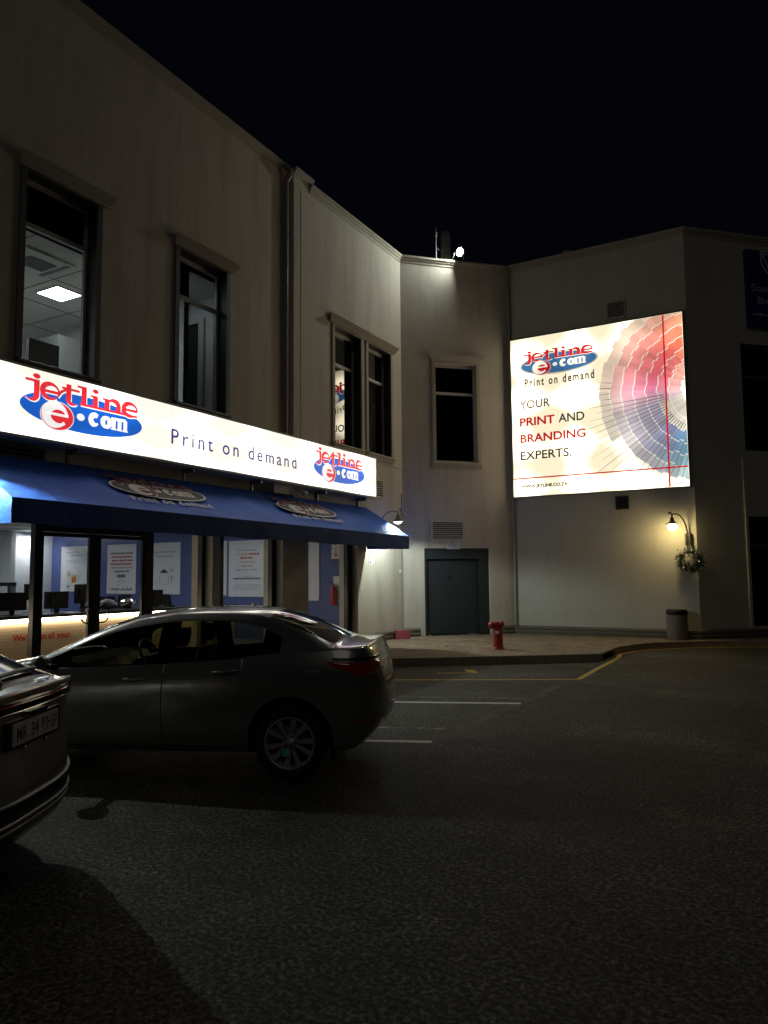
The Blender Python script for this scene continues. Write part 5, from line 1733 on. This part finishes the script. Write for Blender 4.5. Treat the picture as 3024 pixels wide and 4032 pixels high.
    def patch(s, name, mat, parent, rowsA, rowsB, d, nu=16, nv=5, off=0.006, mirror=False, label=None):
        """panel laid on the body: polylines A (top) and B (bottom) projected along d"""
        def along(pl, t):
            L = [0]
            for a, b in zip(pl, pl[1:]):
                L.append(L[-1]+math.dist(a, b))
            q = t*L[-1]
            for k in range(len(pl)-1):
                if q <= L[k+1]+1e-9:
                    f = (q-L[k])/max(1e-9, L[k+1]-L[k]); return Vector(pl[k]).lerp(Vector(pl[k+1]), f)
            return Vector(pl[-1])
        outs = []
        d = Vector(d).normalized()
        for sg in ((1, -1) if mirror else (1,)):
            rows = []
            last = None
            for i in range(nu+1):
                r = []
                for j in range(nv+1):
                    p = along(rowsA, i/nu).lerp(along(rowsB, i/nu), j/nv)
                    q = Vector((p.x, p.y*sg, p.z)); dd = Vector((d.x, d.y*sg, d.z))
                    h, n = s.hit(q-dd*2.0, dd)
                    if h is None:
                        h, n = last if last else (q, -dd)
                    last = (h, n)
                    e_ = 0 if 0 < i < nu and 0 < j < nv else 1
                    r.append(h+n*(off if not e_ else -0.002))
                rows.append(r)
            c = MB(); c.grid(rows if sg > 0 else [r[::-1] for r in rows], mat, raw=True)
            o = c.build(name, parent, local=True)
            if label:
                o['label'] = label
            outs.append(o)
        return outs

def wheel(parent, x, y, r, wdt, rim_r, spokes, sg):
    """sg: -1 for the flank with y<0"""
    o = None
    ctr = Vector((x, y, r))
    ax = Vector((0, sg, 0))
    c = MB()
    h = wdt/2
    pr = [(rim_r, -h*0.8), (rim_r+0.02, -h), (r-0.03, -h), (r-0.008, -h*0.8), (r, -h*0.5), (r, h*0.5), (r-0.008, h*0.8), (r-0.03, h), (rim_r+0.035, h*1.04), (rim_r+0.012, h*0.98), (rim_r, h*0.85)]
    c.lathe(pr, ctr, 'rubber', 48, axis=ax, caps=False)
    wh = c.build('wheel', parent, local=True)
    c = MB()
    c.lathe([(rim_r+0.004, h*0.86), (rim_r-0.008, h*0.92), (rim_r-0.018, h*0.80), (rim_r-0.022, -h*0.6), (0.06, -h*0.6)], ctr, 'rim_alloy', 48, axis=ax, caps=False)
    xa = Vector((1, 0, 0)); za = Vector((0, 0, 1))
    for k in range(spokes):
        a = 2*math.pi*(k+0.25)/spokes + (0.16 if k % 2 else -0.10)
        da = xa*math.cos(a)+za*math.sin(a)
        a2 = a-0.14*(1 if k % 2 else -0.5); db = xa*math.cos(a2)+za*math.sin(a2)
        p0 = ctr+da*0.045+ax*(h*0.52); p1 = ctr+db*(rim_r-0.010)+ax*(h*0.80)
        t = (p1-p0).normalized(); sd_ = t.cross(ax).normalized()
        w0, w1 = 0.012, 0.028
        q = [p0-sd_*w0, p0+sd_*w0, p1+sd_*w1, p1-sd_*w1]
        c.face(q, 'rim_alloy', True)
        dn = ax*-0.03
        c.face([q[0], q[3], q[3]+dn, q[0]+dn], 'car_trim', True); c.face([q[1], q[1]+dn, q[2]+dn, q[2]], 'car_trim', True)
    c.lathe([(0.075, h*0.30), (0.070, h*0.52), (0.030, h*0.58), (0.028, h*0.62), (0.004, h*0.63)], ctr, 'rim_alloy', 24, axis=ax, caps=False)
    for k in range(5):
        a = 2*math.pi*k/5; c.lathe([(0.011, 0), (0.011, 0.012), (0.004, 0.013)], ctr+(xa*math.cos(a)+za*math.sin(a))*0.052+ax*h*0.5, 'car_trim', 8, axis=ax)
    c.build('rim', wh, local=True)
    c = MB(); c.lathe([(0.145, -h*0.1), (0.145, h*0.05), (0.06, h*0.05)], ctr, 'grey_plastic', 32, axis=ax, caps=False)
    c.box(x-0.17, y+sg*h*0.02-0.04, r+0.02, x-0.10, y+sg*h*0.02+0.04, r+0.12, 'metal_grey')
    c.build('brake_disc', wh, local=True)
    c = MB(); c.lathe([(rim_r-0.01, -h*0.55), (0.0, -h*0.55)], ctr, 'dark_hole', 24, axis=ax, caps=False); c.build('wheel_back', wh, local=True)
    return wh

def slab(parent, name, mat, pts, y0, y1):
    c = MB(); n = len(pts)
    A = [(x, y0, z) for x, z in pts]; B = [(x, y1, z) for x, z in pts]
    c.face(A, mat); c.face(B[::-1], mat)
    for i in range(n):
        c.face([A[i], B[i], B[(i+1) % n], A[(i+1) % n]], mat)
    return c.build(name, parent, local=True)

def rounded_seat(parent, x, y, front=True):
    c = MB()
    rows = []
    for k in range(9):
        t = k/8
        z = 0.42+0.62*t; xx = x+0.16+0.20*t
        hw = 0.24*(1-0.35*max(0, t-0.75)*4*0.35)
        th = 0.085*(1-0.4*t)
        rows.append([(xx+th*math.cos(a), y+hw*math.sin(a), z) for a in [2*math.pi*j/16 for j in range(16)]])
    c.grid(rows, 'seat_cloth', closed_u=True); c.face(rows[-1], 'seat_cloth')
    rows = []
    for k in range(6):
        t = k/5; z = 1.10+0.17*t; hw = 0.13*math.sqrt(max(0.1, 1-(2*t-1)**4)); xx = x+0.37+0.03*t
        rows.append([(xx+0.05*math.cos(a), y+hw*math.sin(a), z) for a in [2*math.pi*j/14 for j in range(14)]])
    c.grid(rows, 'seat_cloth', closed_u=True); c.face(rows[-1], 'seat_cloth'); c.face(rows[0][::-1], 'seat_cloth')
    c.tube([(x+0.36, y-0.05, 1.0), (x+0.375, y-0.05, 1.13)], 0.007, 'metal_grey', 6); c.tube([(x+0.36, y+0.05, 1.0), (x+0.375, y+0.05, 1.13)], 0.007, 'metal_grey', 6)
    c.box(x-0.34, y-0.24, 0.34, x+0.20, y+0.24, 0.48, 'seat_cloth')
    return c.build('seat', parent, local=True)

def place_car(name, label, org):
    t = thing(name, label, 'car', org, 'cars parked in front of the shop')
    t.rotation_euler = (0, 0, math.atan2(DV.y, DV.x))
    return t

# ---- silver sedan
w_near = Vector((-3.929, 5.219, 0))
org = w_near+NV*0.885
sed = place_car('parked_sedan', 'dark silver four door sedan parked nose in towards the shop', (org.x, org.y, 0))
TS = dict(wheels=(-2.70, 0.0), wr=0.316, arch=0.375, arch_up=0.025, tumble=0.075,
  w=[(-3.62, .58), (-3.52, .70), (-3.3, .80), (-3.0, .855), (-2.7, .878), (-2.2, .885), (-1.2, .8875), (-.3, .8875), (0.1, .885), (.3, .872), (.5, .84), (.62, .80), (0.70, .76)],
  zu=[(-3.62, .26), (-3.3, .20), (-2.2, .19), (-.5, .19), (.2, .20), (.8, .26)],
  zs=[(-3.62, .30), (-3.3, .24), (-2.2, .235), (-.5, .245), (.1, .25), (.8, .28)],
  zb=[(-3.62, .62), (-3.45, .74), (-3.1, .85), (-2.7, .905), (-2.45, .93), (-2.1, .945), (-1.2, .985), (-.45, 1.04), (-.1, 1.085), (.15, 1.095), (.45, 1.105), (.8, 1.10)],
  zr=[(-3.62, .645), (-3.45, .765), (-3.1, .875), (-2.7, .94), (-2.50, .965), (-2.3, 1.005), (-2.1, 1.10), (-1.85, 1.215), (-1.6, 1.285), (-1.2, 1.352), (-.8, 1.372), (-.45, 1.345), (-.25, 1.29), (-.05, 1.17), (.12, 1.125), (.3, 1.120), (.45, 1.118), (.8, 1.112)],
  yr=[(-3.62, .50), (-3.3, .70), (-2.7, .78), (-2.5, .795), (-2.1, .75), (-1.6, .685), (-1.2, .655), (-.6, .655), (-.25, .675), (0.0, .745), (.2, .775), (.45, .775), (.8, .72)],
  ze=[(-3.62, .66), (-3.45, .785), (-3.1, .90), (-2.7, .965), (-2.55, .985), (-2.3, 1.07), (-2.1, 1.165), (-1.85, 1.285), (-1.6, 1.36), (-1.2, 1.415), (-.8, 1.428), (-.45, 1.415), (-.25, 1.385), (-.05, 1.325), (.12, 1.255), (.28, 1.172), (.37, 1.130), (.5, 1.128), (.7, 1.135)],
  ye=[(-3.62, .42), (-3.3, .62), (-2.7, .72), (-2.5, .74), (-2.1, .68), (-1.6, .60), (-1.2, .565), (-.6, .565), (-.25, .575), (0.0, .60), (.2, .62), (.45, .64), (.8, .60)],
  zc=[(-3.62, .67), (-3.45, .80), (-3.1, .925), (-2.7, .995), (-2.55, 1.015), (-2.3, 1.115), (-2.1, 1.215), (-1.85, 1.335), (-1.6, 1.41), (-1.2, 1.462), (-.8, 1.475), (-.45, 1.462), (-.25, 1.43), (-.05, 1.365), (.12, 1.29), (.28, 1.20), (.37, 1.150), (.5, 1.150), (.7, 1.16)])
XS = [-3.62, -3.45, -3.2, -2.95, -2.70, -2.52, -2.40, -2.28, -2.06, -1.84, -1.62, -1.40, -1.225, -1.09, -.85, -.6, -.42, -.27, -.10, .06, .22, .36, .44, .53, .63]
REG = {'windscreen': (-2.50, -1.63, 10, 12), 'rear_glass': (-.27, .36, 10, 12),
       'side_window': (-2.06, -1.225, 8, 9), 'side_window#2': (-1.09, -.27, 8, 9), 'quarter': (-.27, -.10, 8, 9), 'sail': (-2.28, -2.06, 8, 9), 'pillar': (-1.225, -1.09, 8, 9),
       'front_door': (-2.28, -1.16+.06-.07, 4, 8), 'rear_door': (-1.10, -.27, 4, 8), 'bonnet': (-3.45, -2.52, 9, 12), 'boot': (.36, .63, 9, 12), 'roof': (-1.62, -.27, 10, 12)}
XS = [(-1.155 if abs(x+1.09) < 1e-6 else x) for x in XS]
XS = sorted(set(XS+[-1.09]))
REG['side_window'] = (-2.06, -1.225, 8, 9); REG['side_window#2'] = (-1.09, -.27, 8, 9)
REG['front_door'] = (-2.28, -1.155, 4, 8); REG['rear_door'] = (-1.155, -.42, 4, 8)
def tail_ring(r):
    x = [.60, .60, .60, .59, .575, .60, .62, .62, .61, .625, .65, .69, .70]
    return [(x[i], p[1], p[2]) for i, p in enumerate(r)]
def nose_ring(r):
    x = [-3.45, -3.45, -3.45, -3.45, -3.46, -3.52, -3.54, -3.52, -3.48, -3.50, -3.54, -3.60, -3.62]
    return [(x[i], p[1], p[2]) for i, p in enumerate(r)]
S1 = Car(TS, XS, dict(ring=nose_ring, centre=[(-3.56, .22), (-3.68, .36), (-3.70, .48), (-3.68, .60), (-3.62, .67)], t=[0, .22, .48, .75, 1], round=2.4),
         dict(ring=tail_ring, centre=[(.76, .28), (.82, .42), (.825, .62), (.79, .86), (.70, 1.16)], t=[0, .20, .45, .72, 1], round=2.8, crease=0.45),
         REG, creases=[(8, -3.7, .9, 0.55), (4, -.1, .9, 0.6), (9, -2.3, -.05, 0.5), (10, .36, .9, 0.4), (10, -1.7, -.2, .35)], sub=3)
PAINT = 'car_silver'
S1.part('body', 'body', PAINT, sed, False)
S1.part('roof', 'roof', PAINT, sed, False)
S1.part('bonnet', 'bonnet', PAINT, sed)
S1.part('boot_lid', 'boot', PAINT, sed)
fd = S1.part('front_door', 'front_door', PAINT, sed)
rd = S1.part('rear_door', 'rear_door', PAINT, sed)
S1.part('windscreen', 'windscreen', 'car_glass', sed, False)
S1.part('rear_window', 'rear_glass', 'car_glass_dark', sed, False)
S1.part('side_window', 'side_window', 'car_glass', sed, False)
S1.part('quarter_window', 'quarter', 'gloss_black', sed, False)
S1.part('pillar_cover', 'pillar', 'gloss_black', sed, False)
S1.part('mirror_base', 'sail', 'gloss_black', sed, False)
S1.part('wheel_arch', 'arch_liner', 'dark_hole', sed, False)
# window surround strips
for sgm in (1,):
    S1.patch('window_trim', 'gloss_black', sed, [(-2.1, -.8, .955), (-1.2, -.8, .992), (-.42, -.8, 1.052)], [(-2.1, -.8, .938), (-1.2, -.8, .974), (-.42, -.8, 1.034)], (0, 1, 0), 24, 2, 0.004, True)
for sgm in (-1, 1):
    for wx in (-2.70, 0.0):
        wheel(sed, wx, sgm*0.775, 0.316, 0.205, 0.222, 10, sgm)
# reflective tag on the rear wheel
c = MB(); c.face([(-0.060, -0.868, 0.205), (0.005, -0.868, 0.205), (0.008, -0.868, 0.268), (-0.050, -0.868, 0.272)], 'reflective_tag'); c.build('wheel_tag', sed, local=True)
# tail lamps, upper dark cluster and lower red wedge
S1.patch('tail_light', 'lamp_red', sed, [(.36, -.9, 1.010), (.50, -.9, 1.005), (.70, -.75, 1.0), (.86, -.48, 1.005)], [(.35, -.9, 1.0), (.46, -.9, .945), (.66, -.78, .868), (.86, -.50, .895)], (-.45, .89, 0), 22, 6, 0.006, True)
S1.patch('tail_light_top', 'gloss_black', sed, [(.40, -.9, 1.040), (.70, -.75, 1.040), (.84, -.5, 1.04)], [(.40, -.9, 1.014), (.70, -.75, 1.005), (.84, -.5, 1.009)], (-.45, .89, 0), 18, 2, 0.008, True)
S1.patch('reflector', 'lamp_red', sed, [(.60, -.85, .50), (.78, -.70, .515)], [(.60, -.85, .465), (.78, -.70, .485)], (-.55, .83, 0), 8, 2, 0.005, True)
S1.patch('fuel_flap', PAINT, sed, [(.10, -.9, .945), (.27, -.9, .945)], [(.10, -.9, .80), (.27, -.9, .80)], (0, 1, 0), 8, 8, 0.0025)
S1.patch('boot_trim', 'chrome', sed, [(.9, -.36, .985), (.95, 0, .985), (.9, .36, .985)], [(.9, -.36, .965), (.95, 0, .965), (.9, .36, .965)], (-1, 0, 0), 16, 2, 0.01)
S1.patch('number_plate', 'plate_white', sed, [(1, -.26, .90), (1, .26, .90)], [(1, -.26, .79), (1, .26, .79)], (-1, 0, 0), 6, 2, 0.006)
# handles
def door_on(objs, sg):
    return max(objs, key=lambda o: sg*sum(v.co.y for v in o.data.vertices)/len(o.data.vertices))
for par, x0, z0, z1 in ((fd, -1.545, .848, .856), (rd, -.70, .915, .935)):
    for sgm in (-1, 1):
        h_, n_ = S1.hit((x0+0.12, sgm*1.5, z0), (0, -sgm, 0))
        rows = []
        for k in range(9):
            t = k/8
            ww = math.sin(math.pi*min(1, max(0.02, t)))**0.5
            ctr = Vector((x0+0.27*t, h_.y+sgm*(0.030*math.sin(math.pi*t)**0.6-0.004), z0+(z1-z0)*t))
            rows.append([ctr+Vector((0, 0.012*ww*math.cos(a), 0.018*ww*math.sin(a))) for a in [2*math.pi*j/12 for j in range(12)]])
        pr1 = door_on(par, sgm); c = MB(); c.grid(rows, 'car_silver', closed_u=True, raw=True); c.build('handle', pr1, local=True)
        c = MB(); c.grid([[(x0+0.135+0.11*math.cos(a)*q, h_.y+sgm*(0.003-0.0*q), z0-0.008+0.030*math.sin(a)*q) for a in [2*math.pi*j/20 for j in range(20)]] for q in (0.05, 1)], 'dark_hole', closed_u=True); c.build('handle_recess', pr1, local=True)
# door mirrors
for sgm in (-1, 1):
    c = MB(); rows = []
    for k in range(9):
        t = k/8; a_ = math.pi*t
        rr_ = math.sin(a_)**0.6
        rows.append([(-2.22+0.075*math.cos(b)*rr_*(1.25 if math.cos(b) < 0 else 0.55), sgm*(0.90+0.20*t), 1.005+0.012*t+0.062*math.sin(b)*rr_) for b in [2*math.pi*j/18 for j in range(18)]])
    c.grid(rows, PAINT, closed_u=True); c.tube([(-2.2, sgm*0.80, 0.945), (-2.21, sgm*0.93, 0.965)], [0.03, 0.025], 'car_trim', 8)
    mo = c.build('door_mirror', sed, local=True)
# exhaust flap / mud flap
for sgm in (-1, 1):
    c = MB(); c.box(.36, sgm*0.66, .17, .385, sgm*0.83, .36, 'rubber'); c.build('mud_flap', sed, local=True)
# interior
for y in (-.36, .36):
    rounded_seat(sed, -1.55, y)
slab(sed, 'rear_seat', 'seat_cloth', [(-.75, .36), (-.20, .36), (-.02, 1.00), (-.12, 1.03), (-.34, .50), (-.75, .48)], -.62, .62)
slab(sed, 'parcel_shelf', 'seat_cloth', [(-.12, 1.02), (.30, 1.06), (.30, 1.04), (-.12, 1.0)], -.66, .66)
slab(sed, 'dashboard', 'black_plastic', [(-2.50, .55), (-2.50, .93), (-2.25, 1.0), (-2.02, .97), (-1.95, .86), (-2.05, .55)], -.70, .70)
slab(sed, 'floor_pan', 'dark_hole', [(-2.9, .30), (.6, .30), (.6, .33), (-2.9, .33)], -.60, .60)
c = MB(); ctr = Vector((-1.83, .36, .93)); ax_ = Vector((.92, 0, .38)).normalized(); x_ = Vector((0, 1, 0)); y_ = ax_.cross(x_)
c.tube([tuple(ctr+(x_*math.cos(a)+y_*math.sin(a))*0.185) for a in [2*math.pi*k/28 for k in range(29)]], 0.014, 'black_plastic', 8, caps=False)
c.tube([tuple(ctr-x_*0.18), tuple(ctr+x_*0.18)], 0.02, 'black_plastic', 6); c.tube([tuple(ctr), tuple(ctr-ax_*0.25)], 0.03, 'black_plastic', 8); c.build('steering_wheel', sed, local=True)
c = MB(); c.lathe([(0.02, -.10), (0.035, -.08), (.035, .08), (.02, .10)], (-1.78, 0, 1.33), 'black_plastic', 12, axis=(0, 1, 0)); c.tube([(-1.78, 0, 1.33), (-1.80, 0, 1.40)], .008, 'black_plastic', 6); c.build('rear_view_mirror', sed, local=True)
c = MB(); rows = [[(-.02-.10*t+.02*0, y*0.02, 1.437+0.035*(t)**1.5*(1-abs(y)*.6)) for t in (0, .4, .8, 1)] for y in (-1, 0, 1)]
c.lathe([(0.035, 0), (0.03, .01), (.006, .03)], (-.58, 0, 1.468), 'white_paint', 12); c.build('aerial', sed, local=True)

# ---- light grey crossover in the foreground
YW2 = math.atan2(DV.y, DV.x)+math.radians(6)
o2 = DV*(-2.52)+NV*4.04-Vector((math.cos(YW2), math.sin(YW2), 0))*0.805
suv = place_car('parked_crossover', 'grey crossover with a full width tail light, its back corner at the left edge', (o2.x, o2.y, 0))
suv.rotation_euler = (0, 0, YW2)
def zm(z):
    return 1.75-(1.75-z)*0.888
TV = dict(wheels=(-2.61, 0.0), wr=0.345, arch=0.41, arch_up=0.03, tumble=0.085,
  w=[(-3.5, .62), (-3.4, .74), (-3.15, .84), (-2.8, .89), (-2.3, .90), (-.3, .905), (.1, .90), (.35, .875), (.5, .84), (.62, .78), (.70, .73)],
  zu=[(-3.5, .28), (-2.2, .12), (-.3, .12), (.45, .10), (.7, .05)],
  zs=[(-3.5, .34), (-2.2, .24), (-.5, .22), (.7, .10)],
  zb=[(-3.5, .72), (-3.3, .86), (-2.9, .97), (-2.4, 1.02), (-1.2, 1.05), (-.45, 1.08), (0, 1.09), (.3, 1.06), (.7, 1.00)],
  zr=[(-3.5, .75), (-3.3, .89), (-2.9, 1.0), (-2.45, 1.05), (-2.05, 1.24), (-1.6, 1.40), (-1.2, 1.455), (-.6, 1.45), (-.2, 1.36), (.0, 1.28), (.2, 1.18), (.4, 1.09), (.55, 1.035), (.62, 1.02), (.7, 1.02)],
  yr=[(-3.5, .52), (-3.2, .72), (-2.5, .80), (-2.0, .74), (-1.4, .67), (-.6, .66), (-.1, .67), (.2, .68), (.4, .70), (.55, .72), (.7, .66)],
  ze=[(-3.5, .77), (-3.3, .91), (-2.9, 1.03), (-2.45, 1.08), (-2.05, 1.33), (-1.6, 1.49), (-1.2, 1.535), (-.6, 1.52), (-.2, 1.43), (.0, 1.345), (.2, 1.245), (.4, 1.135), (.55, 1.05), (.62, 1.03), (.7, 1.045)],
  ye=[(-3.5, .42), (-3.2, .62), (-2.5, .72), (-2.0, .66), (-1.4, .58), (-.6, .57), (-.1, .57), (.2, .58), (.4, .60), (.55, .62), (.7, .58)],
  zc=[(-3.5, .78), (-3.3, .93), (-2.9, 1.06), (-2.45, 1.11), (-2.05, 1.37), (-1.6, 1.54), (-1.2, 1.585), (-.6, 1.56), (-.2, 1.47), (.0, 1.385), (.2, 1.285), (.4, 1.170), (.55, 1.08), (.62, 1.045), (.7, 1.065)])
for k_ in ('zu', 'zs', 'zb', 'zr', 'ze', 'zc'):
    TV[k_] = [(x, zm(z)) for x, z in TV[k_]]
XV = [-3.5, -3.35, -3.1, -2.8, -2.45, -2.25, -2.05, -1.85, -1.6, -1.35, -1.2, -1.08, -.8, -.5, -.3, -.1, .06, .2, .36, .48, .57, .63, .69]
RV = {'windscreen': (-2.45, -1.6, 10, 12), 'rear_glass': (-.3, .60, 10, 12), 'side_window': (-2.05, -1.2, 8, 9), 'side_window#2': (-1.08, -.1, 8, 9), 'pillar': (-1.2, -1.08, 8, 9),
      'front_door': (-2.25, -1.08, 4, 8), 'rear_door': (-1.08, -.3, 4, 8), 'bonnet': (-3.35, -2.45, 9, 12), 'roof': (-1.6, -.3, 10, 12)}
def tail2(r):
    x = [.72, .72, .70, .68, .63, .66, .665, .665, .655, .70, .76, .80, .815]
    z = {8: zm(1.000), 9: zm(1.02), 10: zm(1.045), 11: zm(1.062), 12: zm(1.065)}
    return [(x[i], p[1], z.get(i, p[2])) for i, p in enumerate(r)]
S2 = Car(TV, XV, dict(ring=lambda r: [(x, p[1], p[2]) for x, p in zip([-3.35]*5+[-3.42, -3.44, -3.42, -3.38, -3.40, -3.44, -3.48, -3.5], r)], centre=[(-3.45, zm(.25)), (-3.57, zm(.42)), (-3.59, zm(.56)), (-3.57, zm(.70)), (-3.5, zm(.78))], t=[0, .22, .48, .75, 1], round=2.4),
         dict(ring=tail2, centre=[(.83, zm(.06)), (.865, zm(.38)), (.80, zm(.66)), (.80, zm(.90)), (.815, zm(1.065))], t=[0, .16, .42, .72, 1], round=3.0, crease=0.75),
         RV, creases=[(8, -3.6, .9, 0.5), (9, -2.3, -.05, 0.4), (10, .4, .9, 0.3)], sub=3)
PV = 'car_pewter'
S2.part('body', 'body', PV, suv, False); S2.part('roof', 'roof', PV, suv, False); S2.part('bonnet', 'bonnet', PV, suv)
S2.part('front_door', 'front_door', PV, suv); S2.part('rear_door', 'rear_door', PV, suv)
S2.part('windscreen', 'windscreen', 'car_glass', suv, False); S2.part('rear_window', 'rear_glass', 'gloss_black', suv, False)
S2.part('side_window', 'side_window', 'car_glass_dark', suv, False); S2.part('pillar_cover', 'pillar', 'gloss_black', suv, False)
S2.part('wheel_arch', 'arch_liner', 'dark_hole', suv, False)
for sgm in (-1, 1):
    for wx in (-2.61, 0.0):
        wheel(suv, wx, sgm*0.79, 0.345, 0.215, 0.235, 10, sgm)
# full width tail light: black housing with a red lens running round the corners
yy = [-.86, -.78, -.6, -.3, 0, .3, .6, .78, .86]
def across(z, dz=0.0, k=1.0):
    return [(1.0-1.0*abs(y)**6, y*k, zm(z-dz*abs(y)**3)) for y in yy]
S2.patch('light_strip', 'gloss_black', suv, across(1.008), across(.925), (-1, 0, 0), 60, 6, 0.010)
S2.patch('tail_light', 'lamp_red', suv, across(.992), across(.968), (-1, 0, 0), 60, 3, 0.016)
for sgm in (-1, 1):
    S2.patch('tail_light_corner', 'lamp_red', suv, [(.30, sgm*.9, zm(1.00)), (.45, sgm*.9, zm(1.0)), (.62, sgm*.8, zm(1.0))], [(.32, sgm*.9, zm(.985)), (.45, sgm*.9, zm(.94)), (.62, sgm*.8, zm(.93))], (-.5, -sgm*.85, 0), 14, 5, 0.008)
S2.patch('light_trim', 'chrome', suv, across(.936, 0, .93), across(.930, 0, .93), (-1, 0, 0), 50, 2, 0.016)
# bumper: dark insert with two bright mouldings
S2.patch('bumper_insert', 'car_trim', suv, [(1, y, zm(.40)) for y in yy], [(1, y, zm(.13)) for y in yy], (-1, 0, 0), 60, 8, 0.008)
def rail(z, dz, k, out, r, name):
    pts = []
    for i in range(49):
        y = -0.87*k+1.74*k*i/48
        h_, n_ = S2.hit((3, y, z+dz*abs(y)**4), (-1, 0, 0))
        if h_ is not None:
            pts.append(h_+Vector((out, 0, 0)))
    if len(pts) > 4:
        c = MB(); c.tube([tuple(p) for p in pts], r, 'metal_grey', 8); c.build(name, suv, local=True)
rail(zm(.40), .07, .98, .006, .012, 'bumper_moulding')
rail(zm(.275), .08, .98, .012, .012, 'bumper_moulding')
rail(zm(.226), .05, .90, .012, .014, 'bumper_moulding')
# plate
h_, n_ = S2.hit((3, 0, zm(.80)), (-1, 0, 0))
px_ = h_.x+0.004
pf = Fr((px_, 0, zm(.80)-.80), (0, 1, 0), (1, 0, 0))
c = MB(pf); c.box(-.30, -.03, .725, .30, .003, .875, 'car_trim'); c.build('plate_recess', suv, local=True)
c = MB(pf); c.box(-.262, .004, .742, .262, .012, .858, 'plate_white'); npl = c.build('number_plate', suv, local=True)
c = MB(pf)
for tx, a0, a1 in (('MR', -.225, -.115), ('34', -.070, .020), ('FJ', .055, .125), ('GP', .168, .246)):
    put_text(c, tx, a0, .762, a1-a0, .076, .0125, 'ink_plate', 0.02)
c.box(.138, .0122, .79, .156, .0135, .812, 'ink_grey')
c.build('lettering', npl, local=True)
for y in (-.12, .12):
    c = MB(); h_, n_ = S2.hit((3, y, zm(.70)), (-1, 0, 0)); c.lathe([(.012, -.004), (.012, .008), (.004, .012)], h_, 'chrome', 12, axis=(1, 0, 0)); c.build('bolt', suv, local=True)
# badge and camera under the strip
h_, n_ = S2.hit((3, -.02, zm(.90)), (-1, 0, 0))
c = MB(); c.box(h_.x-.01, -.10, zm(.893), h_.x+.025, .10, zm(.915), 'gloss_black'); c.build('plate_lamp', suv, local=True)
h_, n_ = S2.hit((3, -.62, zm(.70)), (-1, 0, 0))
c = MB()
for k in range(4):
    c.box(h_.x-.01, -.74+k*.07, zm(.68), h_.x+.008, -.69+k*.07, zm(.72), 'chrome')
c.build('badge', suv, local=True)
# rear wiper on the glass
pts = []
for k in range(13):
    y = -.08+.62*k/12
    x0 = .55-.04*k/12
    h_, n_ = S2.hit((x0, y, 3), (0, 0, -1)); pts.append(tuple(h_+n_*0.022))
c = MB(); c.tube(pts, [.022]*3+[.015]*10, 'black_plastic', 8)
h_, n_ = S2.hit((.58, -.05, 3), (0, 0, -1)); c.lathe([(.045, -.01), (.045, .03), (.02, .045)], h_, 'black_plastic', 16, axis=n_); c.tube([tuple(h_+n_*.03), pts[2]], .018, 'black_plastic', 8)
c.build('rear_wiper', suv, local=True)
for sgm in (-1, 1):
    c = MB(); rows = []
    for k in range(9):
        t = k/8; rr_ = math.sin(math.pi*t)**0.6
        rows.append([(-2.15+0.08*math.cos(b)*rr_, sgm*(0.92+0.20*t), 1.10+0.07*math.sin(b)*rr_) for b in [2*math.pi*j/18 for j in range(18)]])
    c.grid(rows, PV, closed_u=True); c.tube([(-2.12, sgm*0.80, 1.03), (-2.14, sgm*0.95, 1.06)], [0.03, 0.025], 'car_trim', 8); c.build('door_mirror', suv, local=True)
for y in (-.37, .37):
    o_ = rounded_seat(suv, -1.5, y); o_.location.z = .08
slab(suv, 'dashboard', 'black_plastic', [(-2.45, .55), (-2.45, 1.02), (-2.2, 1.08), (-1.95, 1.03), (-1.95, .6)], -.72, .72)
slab(suv, 'floor_pan', 'dark_hole', [(-2.9, .33), (.4, .33), (.4, .36), (-2.9, .36)], -.60, .60)
